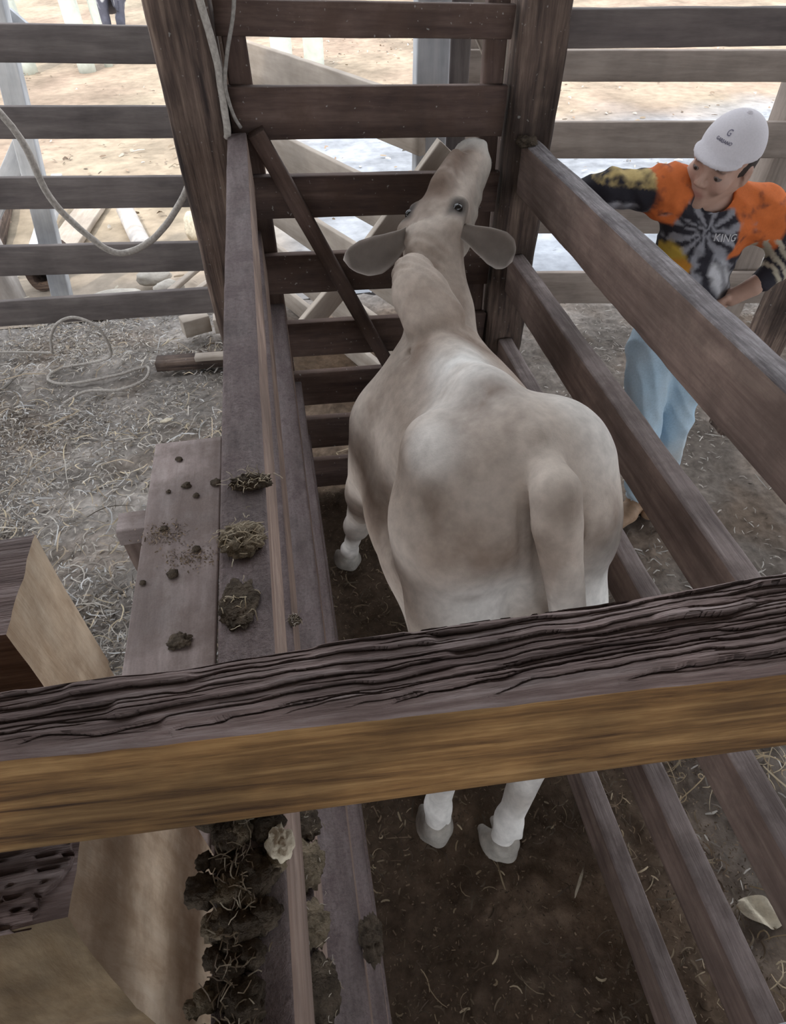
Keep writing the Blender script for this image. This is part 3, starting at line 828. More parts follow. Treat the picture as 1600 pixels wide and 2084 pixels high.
cow = thing('cow', 'pale grey-tan humped cow standing in the chute, seen from behind', 'cow', org)
cme.materials.append(M_hide)
link('body', cme, M_hide, cow, loc=org)
def uv_ball(name, c, r, mat, parent, nseg=14, mtx=None):
    t = np.linspace(0, math.pi, nseg); p = np.linspace(0, 2 * math.pi, nseg * 2, endpoint=False)
    T, Q = np.meshgrid(t, p, indexing='ij')
    V = np.stack([r[0] * np.sin(T) * np.cos(Q), r[1] * np.sin(T) * np.sin(Q), r[2] * np.cos(T)], -1).reshape(-1, 3)
    if mtx is not None: V = V @ np.array(mtx)
    k = nseg * 2
    i = np.arange(nseg - 1)[:, None] * k; j = np.arange(k)[None, :]
    F = np.stack([i + j, i + k + j, i + k + (j + 1) % k, i + (j + 1) % k], -1).reshape(-1, 4)
    me = mesh_np(name, V, F)
    return link(name, me, mat, parent, loc=c)
for hx, hy, fw in ((.405, .565, (-.35, .94)), (.218, .645, (-.05, 1.0)), (.086, 1.775, (-.25, .97)), (.465, 1.715, (0, 1.0))):
    d_ = unit((fw[0], fw[1], 0)); p_ = np.array((-d_[1], d_[0], 0)); hsd = SDF((hx - .13, hy - .13, -.01), (hx + .13, hy + .16, .10), .006)
    c_ = np.array((hx, hy, 0))
    for b in (-1, 1):                                       # two claws with a cleft between
        o_ = p_ * b * .0235
        hsd.cone(c_ + o_ * .85 - d_ * .012 + [0, 0, .062], c_ + o_ * 1.1 + d_ * .006 + [0, 0, .012], .024, .033, .004, flat=(d_, 1.55))
        hsd.cone(c_ + o_ * 1.1 + d_ * .03 + [0, 0, .022], c_ + o_ + d_ * .065 + [0, 0, .010], .024, .014, .012)
    hsd.cone(c_ - d_ * .03 + [0, 0, .05], c_ - d_ * .035 + [0, 0, .02], .026, .028, .015)
    hsd.D = np.maximum(hsd.D, .002 - hsd.ax[2][None, None, :]).astype(np.float32)
    hme, _P = hsd.mesh('hoof', org); lap(hme, 1, .4); link('hoof', hme, M_hoof, cow, loc=org)
for b in (-1, 1):
    uv_ball('eye', hpt(.082, b * .066, .028), (.015, .015, .015), M_eye, cow)
def ear(root, tip, wdt, nrm, seed):
    """drooping leaf-shaped ear, cupped, with a pale rim"""
    root, tip = np.array(root), np.array(tip); ax = tip - root; L = np.linalg.norm(ax); ax /= L
    nrm = np.array(nrm, float); nrm -= ax * (nrm @ ax); nrm /= np.linalg.norm(nrm); sd = np.cross(nrm, ax)
    nu, nv = 26, 18; V = []; Cc = []
    for side in (0, 1):
        for i in range(nu):
            t = i / (nu - 1)
            wv = wdt * (np.interp(t, [0, .1, .3, .55, .75, .9, .97, 1], [.42, .50, .78, 1.0, .95, .66, .36, .05])) 
            for j in range(nv):
                q = -1 + 2 * j / (nv - 1)
                cup = (.42 - .30 * t) * wv * (q * q - .4) + .03 * math.sin(t * 2.6) * 1.0
                th = .0035 * (1 - q * q) ** .5 + .0008
                p = root + ax * L * t + sd * (q * wv * .5 + .012 * math.sin(t * 3)) + nrm * (cup + (th if side == 0 else -th))
                V.append(p)
                rim = max(abs(q) ** 8, np.clip((t - .93) / .07, 0, 1))
                inner = np.array([.25, .215, .19]) * (1 - .35 * t) if side == 0 else np.array([.42, .36, .31])
                Cc.append(inner * (1 - .7 * rim) + np.array([.62, .56, .52]) * .7 * rim)
    F = []
    n = nu * nv
    for i in range(nu - 1):
        for j in range(nv - 1):
            a = i * nv + j; F.append([a, a + 1, a + nv + 1, a + nv]); F.append([n + a, n + a + nv, n + a + nv + 1, n + a + 1])
    for i in range(nu - 1):
        for j in (0, nv - 1):
            a = i * nv + j; F.append([a, a + nv, n + a + nv, n + a] if j == 0 else [a, n + a, n + a + nv, a + nv])
    for j in range(nv - 1):
        a = (nu - 1) * nv + j; F.append([a, a + 1, n + a + 1, n + a])
    V = np.array(V) - np.array(org)
    me = mesh_np('ear', V, np.array(F)); col_attr(me, np.array(Cc))
    return link('ear', me, M_ear, cow, loc=org)
ear((.345, 1.80, 1.375), (.150, 1.745, 1.345), .105, (-.05, -.9, .1), 1)
ear((.500, 1.775, 1.385), (.660, 1.79, 1.275), .100, (.1, -.85, .05), 2)
# ------------------------------------------------------------------ person
def vnorm(me):
    a = np.empty(len(me.vertices) * 3, dtype=np.float32); me.vertex_normals.foreach_get('vector', a); return a.reshape(-1, 3)
def setv(me, V):
    me.vertices.foreach_set('co', np.ascontiguousarray(V, dtype=np.float32).ravel()); me.update()
M_skin = attrmat('skin', .55, 60, .06, .3)
M_cloth = attrmat('printed_shirt', .85, 120, .06, .15, .2, 300)
M_jean = attrmat('denim', .9, 150, .10, .15, .25, 260)
M_cap = plain('cap_cloth', (.56, .53, .56), .85, 200, .05)
M_capd = plain('cap_print', (.16, .15, .20), .8)
M_hair = plain('dark_hair', (.03, .023, .02), .6, 90, .4)
M_boot = plain('tan_leather', (.26, .17, .11), .6, 30, .25)
M_sole = plain('boot_sole', (.09, .07, .06), .8)
M_white = plain('shirt_lettering', (.55, .54, .56), .8)

PO = (1.36, 1.84, 0)
hf = unit((-.82, -.52, -.13)); hu = np.array((.20, -.16, 1.0)); hu = unit(hu - hf * (hu @ hf)); hs = np.cross(hf, hu)   # face, up, person's right->left is -hs
HC = np.array((1.263, 1.782, 1.512))
HK = 1.05                              # head scale
def hd(f, s, u): return tuple(HC + (hf * f + hs * s + hu * u) * HK)
sx = unit((.33, -.05, -.09))            # across the shoulders, towards his left
SR, SL = np.array((1.150, 1.83, 1.425)), np.array((1.452, 1.79, 1.355))
ER, WR, KR = np.array((1.00, 1.90, 1.418)), np.array((.935, 2.06, 1.36)), np.array((.925, 2.14, 1.335))
EL, WL, KL = np.array((1.590, 1.74, 1.245)), np.array((1.475, 1.715, 1.150)), np.array((1.425, 1.735, 1.105))
HR, NR, AR = np.array((1.275, 1.86, .84)), np.array((1.325, 1.815, .50)), np.array((1.425, 1.835, .09))
HL, NL, AL = np.array((1.435, 1.87, .82)), np.array((1.485, 1.855, .50)), np.array((1.565, 1.90, .09))

def finger(s, pts, r0=.0095, r1=.0075, k=.004):
    n = len(pts)
    for i in range(n - 1):
        s.cone(pts[i], pts[i + 1], r0 + (r1 - r0) * i / (n - 1), r0 + (r1 - r0) * (i + 1) / (n - 1), k)

sb = SDF((.84, 1.60, -.02), (1.70, 2.24, 1.68), .0060)
# torso and limbs under the clothes
sb.cone((1.355, 1.855, .87), (1.33, 1.845, 1.05), .085, .080, .04, flat=(sx, 1.45))
sb.cone((1.33, 1.845, 1.05), (1.30, 1.82, 1.33), .080, .085, .04, flat=(sx, 1.45))
sb.cone(SR, SL, .052, .052, .04)
for (h_, n_, a_) in ((HR, NR, AR), (HL, NL, AL)):
    sb.cone(h_, n_, .066, .048, .04); sb.cone(n_, a_, .045, .032, .03); sb.cone(a_, a_ + [-.06, -.03, -.05], .03, .025, .02)
sb.cone(SR, ER, .042, .033, .03); sb.cone(ER, WR, .033, .024, .02)
sb.cone(SL, EL, .042, .033, .03); sb.cone(EL, WL, .033, .024, .02)
# left hand set on the hip: palm, four fingers forward round the waist, thumb behind
sb.cone(WL, KL, .025, .022, .015, flat=((0, .5, 1), 1.3))
d1 = unit(KL - WL); out = unit((.6, -.75, .1)); dn = unit(np.cross(d1, out))
for q, (off, ln) in enumerate(((-.030, .062), (-.010, .072), (.010, .068), (.029, .054))):
    b0 = KL + dn * off + d1 * .008
    finger(sb, [b0, b0 + d1 * ln * .45 + out * .006, b0 + d1 * ln * .75 - out * .004, b0 + d1 * ln - out * .018], .0098, .0075)
b0 = WL + (KL - WL) * .35 - out * .012
finger(sb, [b0, b0 - out * .03 + d1 * .012 - dn * .02, b0 - out * .05 + d1 * .03 - dn * .034], .011, .0085)
# right hand gripping the post edge
sb.cone(WR, KR, .025, .023, .015, flat=((0, 0, 1), 1.4))
for q, (zo, ln) in enumerate(((.032, .062), (.011, .072), (-.011, .068), (-.031, .056))):
    b0 = KR + np.array((0, .006, zo))
    finger(sb, [b0, b0 + np.array((-.006, ln * .4, 0)), b0 + np.array((-.004, ln * .75, -.002)), b0 + np.array((-.008, ln, -.003))], .0095, .0075)
b0 = WR + (KR - WR) * .4
finger(sb, [b0, b0 + np.array((-.02, .03, .035)), b0 + np.array((-.028, .06, .045))], .011, .0085)
def hE(c, r, k=.03, rot=None, op='add'): sb.ell(c, np.array(r) * HK, k, rot, op)
def hC(a, b, r1, r2, k=.03, op='add'): sb.cone(a, b, r1 * HK, r2 * HK, k, op)
# neck and head
sb.cone((1.298, 1.825, 1.34), hd(-.02, 0, -.06), .050, .048, .03)
R3 = (hf, hs, hu)
hE(hd(-.010, 0, .022), (.086, .070, .084), .0, R3)          # skull
hC(hd(.030, 0, -.02), hd(.044, 0, -.076), .056, .039, .02)  # face to chin
hC(hd(-.005, -.050, -.045), hd(.040, -.016, -.082), .022, .016, .02)
hC(hd(-.005, .050, -.045), hd(.040, .016, -.082), .022, .016, .02)
hE(hd(.066, 0, -.092), (.016, .021, .015), .02, R3)         # chin
hC(hd(.080, -.034, .020), hd(.080, .034, .020), .012, .012, .02)   # brow
hC(hd(.084, 0, .008), hd(.0985, 0, -.026), .0075, .0098, .010)        # nose
for b in (-1, 1):
    hE(hd(.090, b * .0115, -.030), (.009, .0075, .0075), .007, R3)
    hE(hd(.092, b * .033, .002), (.014, .017, .010), .012, R3, 'sub')
    hE(hd(.058, b * .044, -.028), (.020, .018, .020), .025, R3)       # cheeks
    hE(hd(-.012, b * .076, -.012), (.017, .008, .030), .008, R3)     # ears
    hE(hd(-.006, b * .083, -.010), (.009, .005, .017), .006, R3, 'sub')
for b in (-1, 1):                                               # lids
    hE(hd(.0735, b * .033, .0062), (.0128, .0160, .0105), .004, R3)
    hE(hd(.0720, b * .033, -.0135), (.0115, .0150, .0065), .005, R3)
hC(hd(.078, -.020, -.055), hd(.078, .020, -.055), .0072, .0072, .005)
hC(hd(.077, -.017, -.0675), hd(.077, .017, -.0675), .0078, .0078, .005)
hC(hd(.0865, -.024, -.0612), hd(.0865, .024, -.0612), .0030, .0030, .003, 'sub')
bme, P = sb.mesh('body', PO); V = lap(bme, 2, .45) + np.array(PO)
q = (V - HC) / HK; qf, qs, qu = q @ hf, q @ hs, q @ hu
C = np.tile(np.array([.43, .27, .21]), (len(V), 1))
n1 = fbm(V[:, 0] * 25, V[:, 1] * 25, V[:, 2] * 25, 3, 6)
C *= (1 + .12 * n1)[:, None]
def layc(C, col, a):
    a = np.clip(a, 0, 1)[:, None]; return C * (1 - a) + np.asarray(col)[None] * a
hd_ = (np.abs(qu) < .14) & (np.abs(qf) < .14) & (np.abs(qs) < .1)
C = layc(C, (.36, .16, .14), .8 * hd_ * np.exp(-((qu + .061) / .009) ** 2 - (qs / .022) ** 4) * (qf > .06))
C = layc(C, (.05, .035, .03), .85 * hd_ * np.exp(-((qu - .022 - .004 * np.cos(qs * 60)) / .0055) ** 2 - ((np.abs(qs) - .033) / .019) ** 4) * (qf > .05))
C = layc(C, (.48, .27, .22), .4 * hd_ * np.exp(-((qu + .03) / .02) ** 2 - ((np.abs(qs) - .04) / .02) ** 2))
col_attr(bme, np.clip(C, .01, 1))
person = thing('person', 'person in white cap, orange and black shirt and light jeans, hand on hip', 'person', PO)
link('body', bme, M_skin, person, loc=PO)
M_eye_shade = plain('shaded_eye_white', (.17, .135, .125), .4)  # eye whites darkened: the cap brim's shade put into the colour
M_iris = plain('iris', (.03, .02, .015), .2)
for b in (-1, 1):
    e = uv_ball('eye', hd(.0735, b * .033, -.001), (.0128, .0128, .0128), M_eye_shade, person, 10)
    uv_ball('iris', hd(.0815, b * .0325, -.0025), (.0058, .0058, .0058), M_iris, person, 8)
# ---- shirt
ss = SDF((.86, 1.58, .84), (1.70, 2.16, 1.52), .0075)
ss.cone((1.345, 1.85, .93), (1.325, 1.845, 1.08), .108, .100, .03, flat=(sx, 1.42))
ss.cone((1.325, 1.845, 1.08), (1.298, 1.815, 1.32), .100, .104, .03, flat=(sx, 1.42))
ss.cone(SR, SL, .070, .072, .05)
ss.cone(SR, ER, .066, .052, .04); ss.cone(ER, WR - (WR - ER) * .08, .052, .040, .03)
ss.cone(SL, EL, .072, .060, .04); ss.cone(EL, WL - (WL - EL) * .16, .058, .038, .03)
ss.cone((1.30, 1.83, 1.35), (1.288, 1.815, 1.400), .070, .062, .03)        # collar base
ss.cone((1.280, 1.802, 1.368), (1.25, 1.770, 1.47), .050, .062, .006, 'sub')
ss.cone((1.345, 1.85, .70), (1.34, 1.85, .905), .102, .098, .01, 'sub', flat=(sx, 1.42))
sme, P = ss.mesh('shirt', PO); V = lap(sme, 3, .5) + np.array(PO)
N = vnorm(sme)
ta = (V - np.array((1.30, 1.8, 1.3))) @ sx; td = V[:, 2]
fold = .011 * fbm(V[:, 0] * 7 + V[:, 2] * 6, V[:, 1] * 7, V[:, 2] * 13 - V[:, 0] * 9, 3, 41) - .004 * np.abs(np.sin((V[:, 0] * 1.0 + V[:, 2] * 1.6) * 34 + 3 * fbm(V[:, 0] * 6, V[:, 1] * 6, V[:, 2] * 6, 2, 44)))
rl = np.clip((V[:, 0] - SL[0] + .05) / .06, 0, 1); ll = np.clip((SR[0] + .03 - V[:, 0]) / .05, 0, 1)
fold += (.0022 * np.sin(V[:, 0] * 150 + V[:, 2] * 40)) * ll * .7
V2 = V + N * fold[:, None]
setv(sme, V2 - np.array(PO))
x, z = V[:, 0], V[:, 2]; y = V[:, 1]
black = np.array([.030, .028, .036]); orange = np.array([.60, .155, .045]); grey = np.array([.36, .36, .40]); wht = np.array([.55, .55, .58]); yel = np.array([.50, .34, .06]); amber = np.array([.55, .25, .04])
C = np.tile(black, (len(V), 1))
nn = fbm(x * 14, y * 14, z * 14, 4, 15); n2 = fbm(x * 40, y * 40, z * 40, 3, 18)
# measured on the chest front: starburst centre
cx, cz = 1.245, 1.335
dx, dz = x - cx, z - cz; ang = np.arctan2(dz, dx); rr = np.hypot(dx, dz)
ray_ = np.sin(ang * 11 + 5.5 * nn + 1.5 * n2) * .5 + .5
lim = .085 + .05 * np.sin(ang * 9 + 1.0) + .03 * nn + .085 * np.clip(np.cos(ang + .95), 0, 1)
front = (y < 1.84)
C = layc(C, grey * .75, np.clip((lim - rr) / .012, 0, 1) * np.clip(ray_ * 1.9 - .25, 0, 1) * front)
bl = np.hypot((x - 1.36) / .055 + (z - 1.18) / .11, (z - 1.18) / .085)
C = layc(C, wht, np.clip(1.15 + 1.0 * nn - bl, 0, .5) * 2 * front * np.clip(.55 + .6 * np.sin(ang * 22 + 3 * nn) + .5, 0, 1))
yb = np.hypot((x - 1.165) / .060, (z - 1.235) / .060)
C = layc(C, yel, np.clip((1.1 + .8 * nn - yb) * 4, 0, 1) * front)
yb2 = np.hypot((x - 1.205) / .042, (z - 1.205) / .05)
C = layc(C, amber, np.clip((1.0 + .9 * nn - yb2) * 4, 0, 1) * front)
C = layc(C, yel, np.clip((.35 + .9 * n2 - np.hypot((x - 1.21) / .06, (z - 1.205) / .06)) * 4, 0, .8) * front)
# orange yoke: both shoulders, torn edge towards the black chest
eR = 1.178 + .020 * nn + .28 * np.clip(z - 1.40, -.2, .06)
oR = np.clip((eR - x) / .010, 0, 1) * np.clip((x - 1.085 - .014 * nn) / .008, 0, 1) * np.clip((z - 1.325 - .03 * nn) / .01, 0, 1)
eL = 1.345 + .025 * nn - .55 * np.clip(z - 1.33, -.02, .1)
oL = np.clip((x - eL) / .010, 0, 1) * np.clip((1.500 + .022 * nn - x) / .008, 0, 1) * np.clip((z - 1.245 - .03 * nn) / .01, 0, 1)
C = layc(C, orange * (1 + .35 * nn)[:, None], np.maximum(oR, oL) * np.clip(1.15 + 2.2 * np.minimum(n2 + .12, 0), 0, 1))
col_ = np.hypot(x - 1.286, y - 1.81)
C = layc(C, orange, np.clip((z - 1.395) / .008, 0, 1) * (np.abs(x - 1.29) < .1) * (x > 1.25))
# sleeves: black with torn white and yellow bands
sl = (x < 1.085)
C = layc(C, yel * .75 + .12, sl * np.clip((z - 1.440 + .006 * nn) / .004, 0, 1) * np.clip(.6 + 2.0 * n2, 0, 1))
C = layc(C, grey, sl * np.clip((1.398 - z) / .01 + 1.4 * nn, 0, 1) * np.clip(.5 + 1.6 * nn, 0, 1))
sr = (x > 1.43) & (z < 1.30) & (y < 1.80)
al = ((V - EL) @ unit(WL - EL)) / np.linalg.norm(WL - EL)
band = sr & (al > .05) & (al < .72)
C = layc(C, np.array([.42, .38, .30]), band * np.clip(np.sin(al * 42 + 3 * nn) * 2 + .5 + 2 * n2, 0, 1))
# mottled grey hem
C = layc(C, grey * .8, np.clip((.995 - z) / .02, 0, 1) * np.clip(.5 + 2.2 * n2, 0, 1) * (x < 1.45))
C = layc(C, np.array([.20, .20, .24]), .5 * np.clip((1.04 - z) / .03, 0, 1) * (x < 1.45))
col_attr(sme, np.clip(C, .01, 1))
shirt = link('shirt', sme, M_cloth, person, loc=PO)
# ---- jeans
sj = SDF((1.10, 1.68, .04), (1.72, 2.04, 1.02), .0075)
sj.cone((1.35, 1.855, .95), (1.355, 1.86, .86), .096, .106, .03, flat=(sx, 1.42))
for (h_, n_, a_) in ((HR, NR, AR), (HL, NL, AL)):
    sj.cone(h_ + [0, 0, .02], n_, .094, .068, .03); sj.cone(n_, a_ + [0, 0, .01], .068, .056, .02)
sj.cone(AR + [0, 0, -.08], AR + [0, 0, -.035], .07, .07, 0, 'sub'); sj.cone(AL + [0, 0, -.08], AL + [0, 0, -.035], .07, .07, 0, 'sub')
jme, P = sj.mesh('jeans', PO); V = lap(jme, 2, .5) + np.array(PO); N = vnorm(jme)
fold = -.005 * np.abs(np.sin((V[:, 0] * 1.8 + V[:, 2]) * 26 + 4 * fbm(V[:, 0] * 5, V[:, 1] * 5, V[:, 2] * 4, 2, 64))) + .012 * fbm(V[:, 0] * 6 - V[:, 2] * 7, V[:, 1] * 6, V[:, 2] * 10 + V[:, 0] * 8, 3, 61) + .004 * np.sin(V[:, 2] * 90 + V[:, 0] * 60) * np.clip((.25 - V[:, 2]) / .2, 0, 1)
setv(jme, V + N * fold[:, None] - np.array(PO))
C = np.tile(np.array([.36, .50, .62]), (len(V), 1)); nj = fbm(V[:, 0] * 6, V[:, 1] * 6, V[:, 2] * 4, 3, 71)
C = layc(C, (.50, .58, .64), np.clip(.3 + 1.3 * nj, 0, 1)); C = layc(C, (.42, .38, .33), .55 * np.clip((.75 - V[:, 2]) / .2, 0, 1) * np.clip((V[:, 0] - 1.42) / .05, 0, 1) * np.clip(.4 + 2 * nj, 0, 1))
C = layc(C, (.33, .31, .29), .5 * np.clip((.16 - V[:, 2]) / .08, 0, 1))
col_attr(jme, np.clip(C, .01, 1)); link('jeans', jme, M_jean, person, loc=PO)
# ---- boots
for a_, d_ in ((AR, unit((-.80, -.55, 0))), (AL, unit((-.62, -.78, 0)))):
    sh = SDF(a_ - [.22, .22, .12], a_ + [.2, .2, .10], .007)
    b0 = np.array((a_[0], a_[1], 0))
    hl, ml, tl = b0 - d_ * .04 + [0, 0, .045], b0 + d_ * .07 + [0, 0, .042], b0 + d_ * .155 + [0, 0, .032]
    perp = (-d_[1], d_[0], 0)
    sh.cone(hl, ml, .036, .040, .02, flat=(perp, 1.08)); sh.cone(ml, tl, .040, .028, .02, flat=(perp, 1.25))
    sh.cone(b0 + [0, 0, .05], a_ + [0, 0, .05], .042, .046, .02)
    sh.D = np.maximum(sh.D, .012 - sh.ax[2][None, None, :])
    hm, P = sh.mesh('boot', PO); lap(hm, 1, .4); bo = link('boot', hm, M_boot, person, loc=PO)
    so = SDF(a_ - [.22, .22, .12], a_ + [.2, .2, .0], .006)
    so.cone(hl, ml, .040, .044, .01, flat=(perp, 1.08)); so.cone(ml, tl, .044, .032, .01, flat=(perp, 1.25))
    so.D = np.maximum(np.maximum(so.D, so.ax[2][None, None, :] - .014), -.004 - so.ax[2][None, None, :])
    hm, P = so.mesh('sole', PO); o = link('sole', hm, M_sole, bo, loc=PO)
    o.location = (0, 0, 0)
# ---- cap and hair
sh = SDF(HC - .2, HC + .2, .0048)
def local(g):
    X, Y, Z = g.ax[0][:, None, None] - HC[0], g.ax[1][None, :, None] - HC[1], g.ax[2][None, None, :] - HC[2]
    return [(X * a[0] + Y * a[1] + Z * a[2]) / HK for a in (hu, hf, hs)]
U, Fw, S = local(sh)
def ellf(c, r): return (np.sqrt(((Fw - c[0]) / r[0]) ** 2 + (S / r[1]) ** 2 + ((U - c[1]) / r[2]) ** 2) - 1) * min(r) * HK
D = ellf((-.010, .036), (.095, .079, .088))
D = np.maximum(D, (.034 - .25 * np.clip(-Fw, 0, .1) * .4 - U) * HK)
D = np.maximum(D, -ellf((-.010, .028), (.088, .072, .080)))
bz = .050 - 2.6 * S * S - .30 * np.clip(Fw - .065, 0, .1)       # curved brim
el = np.sqrt((np.clip(Fw - .050, 0, 1) / .068) ** 2 + (S / .070) ** 2)
db = np.maximum(np.maximum(np.abs(U - bz) * .9 - .0052, (el - 1) * .07), .048 - Fw) * HK
sh.D = np.minimum(D, db).astype(np.float32)
cm, P = sh.mesh('cap', PO); lap(cm, 4, .5); cap = link('cap', cm, M_cap, person, loc=PO)
uv = uv_ball('cap_button', hd(-.010, 0, .124), (.008, .008, .005), M_cap, cap, 8); uv.location = Vector(hd(-.010, 0, .124)) - Vector(PO)
hh = SDF(HC - .2, HC + .2, .007)
U, Fw, S = local(hh)
D = ellf((-.022, .008), (.080, .0765, .086))
hh.D = np.maximum(D, np.maximum(U - .040, np.minimum(Fw - .000, np.maximum(Fw - .040, -.012 - U))) * HK).astype(np.float32)
hm, P = hh.mesh('hair', PO); N = vnorm(hm); V = lap(hm, 1, .4); setv(hm, V + N * (.004 * fbm(V[:, 0] * 60, V[:, 1] * 60, V[:, 2] * 30, 2, 3))[:, None])
link('hair', hm, M_hair, person, loc=PO)

def text_on(name, body, size, origin, xdir, ydir, mat, parent, depth=.0012, bend=None, target=None):
    cu = bpy.data.curves.new(name, 'FONT'); cu.body = body; cu.size = size; cu.align_x = 'CENTER'; cu.align_y = 'CENTER'; cu.extrude = depth / 2; cu.resolution_u = 3
    ob = bpy.data.objects.new(name + '_tmp', cu); COL.objects.link(ob)
    dg = bpy.context.evaluated_depsgraph_get(); me = bpy.data.meshes.new_from_object(ob.evaluated_get(dg))
    bpy.data.objects.remove(ob); bpy.data.curves.remove(cu)
    me.name = name; me.materials.clear()
    n = len(me.vertices); v = np.empty(n * 3, dtype=np.float32); me.vertices.foreach_get('co', v); v = v.reshape(-1, 3)
    xd = unit(xdir); yd = np.array(ydir, float); yd = unit(yd - xd * (yd @ xd)); zd = np.cross(xd, yd)
    W = np.array(origin)[None] + v[:, :1] * xd + v[:, 1:2] * yd + v[:, 2:] * zd
    if target is not None:                        # wrap on to the surface below
        from mathutils.bvhtree import BVHTree
        tm, to = target
        bv = BVHTree.FromPolygons([tuple(np.array(q.co) + np.array(to)) for q in tm.vertices], [tuple(p.vertices) for p in tm.polygons])
        for i in range(n):
            base_ = W[i] - zd * v[i, 2]
            hit = bv.ray_cast(Vector(base_ + zd * .08), Vector(-zd), .25)
            if hit[0] is not None: W[i] = np.array(hit[0]) + zd * (v[i, 2] + depth * .5 + .0006)
    setv(me, W - np.array(PO))
    o = link(name, me, mat, parent, loc=PO)
    if parent is not person: o.location = (0, 0, 0)
    return o
fx = -hs                                            # reading direction across the cap front
cf = hd(.10, 0, .090)
text_on('cap_emblem', 'G', .018, hd(.11, 0, .096), -fx if (np.cross(-fx, hu) @ hf) > 0 else fx, hu, M_capd, cap, target=(cm, PO))
text_on('cap_lettering', 'GARSANO', .0100, hd(.11, 0, .079), -fx if (np.cross(-fx, hu) @ hf) > 0 else fx, hu, M_capd, cap, target=(cm, PO))
text_on('shirt_lettering', 'KING', .030, (1.292, 1.60, 1.318), (1, -.12, -.06), (0, 0, 1), M_white, shirt, target=(sme, PO))
# ------------------------------------------------------------------ straw and litter
rng = np.random.default_rng(11)
def blades(name, X, Y, Lm, Wm, cols, lift=.012, tilt=.35, segs=2, curl=.3, z0=None):
    n = len(X)
    a = rng.uniform(0, 2 * math.pi, n); L = Lm * rng.lognormal(0, .45, n); W = Wm * rng.uniform(.6, 1.6, n)
    t = rng.normal(0, tilt, n); cu = rng.normal(0, curl, n)
    z = (zg(X, Y) if z0 is None else z0) + rng.uniform(.002, lift, n)
    V = np.zeros((n, segs + 1, 2, 3))
    px, py, pz = -L / 2 * np.cos(a) * np.cos(t), -L / 2 * np.sin(a) * np.cos(t), -L / 2 * np.abs(np.sin(t)) * .3
    x, y_, zz = X + px, Y + py, z + 0 * pz
    roll = rng.normal(0, .6, n)
    for s in range(segs + 1):
        ang = a + cu * (s - segs / 2)
        sxn, syn = -np.sin(ang) * np.cos(roll), np.cos(ang) * np.cos(roll)
        wd = W * (1 if 0 < s < segs else .6)
        for k, sg in enumerate((-.5, .5)):
            V[:, s, k, 0] = x + sxn * wd * sg; V[:, s, k, 1] = y_ + syn * wd * sg; V[:, s, k, 2] = zz + np.sin(roll) * wd * sg
        st = L / segs
        x = x + np.cos(ang) * np.cos(t) * st; y_ = y_ + np.sin(ang) * np.cos(t) * st; zz = zz + np.abs(np.sin(t)) * st * (.8 if s < segs / 2 else -.5)
    b = np.arange(n)[:, None] * (segs + 1) * 2 + np.arange(segs)[None, :] * 2
    F = np.stack([b, b + 1, b + 3, b + 2], -1).reshape(-1, 4)
    me = mesh_np(name, V.reshape(-1, 3), F, sm=False)
    ci = rng.integers(0, len(cols), n); c = np.array(cols)[ci] * rng.uniform(.7, 1.25, n)[:, None]
    col_attr(me, np.clip(np.repeat(c, (segs + 1) * 2, axis=0), .01, 1))
    return tag(link(name, me, M_straw), kind='stuff')
STR = [(.34, .31, .28), (.42, .38, .33), (.26, .23, .20), (.50, .46, .41), (.20, .17, .145), (.36, .29, .21), (.46, .45, .44)]
DRK = [(.15, .11, .075), (.22, .16, .11), (.11, .08, .06), (.32, .25, .165), (.42, .34, .235), (.17, .13, .09), (.12, .095, .07)]
GRY = [(.30, .27, .24), (.22, .19, .165), (.38, .35, .32), (.16, .135, .115), (.48, .45, .41)]
def scat(n, x0, x1, y0, y1, keep):
    X, Y = rng.uniform(x0, x1, n), rng.uniform(y0, y1, n); k = keep(X, Y, rng.random(n)); return X[k], Y[k]
X, Y = scat(95000, -3.4, -.1, .3, 4.35, lambda x, y, r: r < np.clip(.75 + fbm(x * 2, y * 2, 0, 3, 5) * 1.3, .08, 1))
tag(blades('straw_litter', X, Y, .026, .0042, STR, lift=.022), label='chopped grey straw covering the yard left of the chute')
X, Y = scat(5200, -2.2, -.12, .3, 3.8, lambda x, y, r: r < np.clip(.35 + fbm(x * 1.5, y * 1.5, 3, 3, 9) * 2.4, 0, 1))
tag(blades('long_straw', X, Y, .085, .005, STR + [(.48, .40, .28)], lift=.045, segs=5, curl=.28), label='longer tan straw tangled in the yard left of the chute')
X, Y = scat(6500, -.12, 1.05, -.5, 2.5, lambda x, y, r: r < np.clip(.32 + fbm(x * 3, y * 3, 6, 3, 19) * 1.2, 0.02, 1))
tag(blades('dung_straw', X, Y, .034, .004, DRK, lift=.018, segs=4, curl=.35), label='dark soiled straw strands on the floor inside the chute')
X, Y = scat(26000, -.1, 1.2, -.5, 2.5, lambda x, y, r: r < .8)
tag(blades('floor_crumbs', X, Y, .0065, .0045, DRK[:3] + [(.12, .09, .06)], lift=.014, segs=1), label='fine dark dung crumbs on the floor inside the chute')
X, Y = scat(17000, .85, 4.2, -.5, 4.2, lambda x, y, r: r < np.clip(.45 + .25 * (y > 2) + fbm(x * 2.4, y * 2.4, 2, 3, 29) * 1.2, .05, 1))
tag(blades('trampled_straw', X, Y, .026, .0048, GRY, lift=.016), label='sparse trampled straw chips on the dirt right of the chute')
X, Y = scat(1500, .9, 1.7, -.2, 1.3, lambda x, y, r: r < np.clip(.5 + fbm(x * 2.4, y * 2.4, 7, 3, 39) * 1.6, 0, 1))
tag(blades('curled_hay', X, Y, .10, .0038, [(.36, .28, .18), (.28, .21, .13), (.44, .36, .25)], lift=.05, segs=6, curl=.5), label='curled brown hay strands low at the right of the chute')

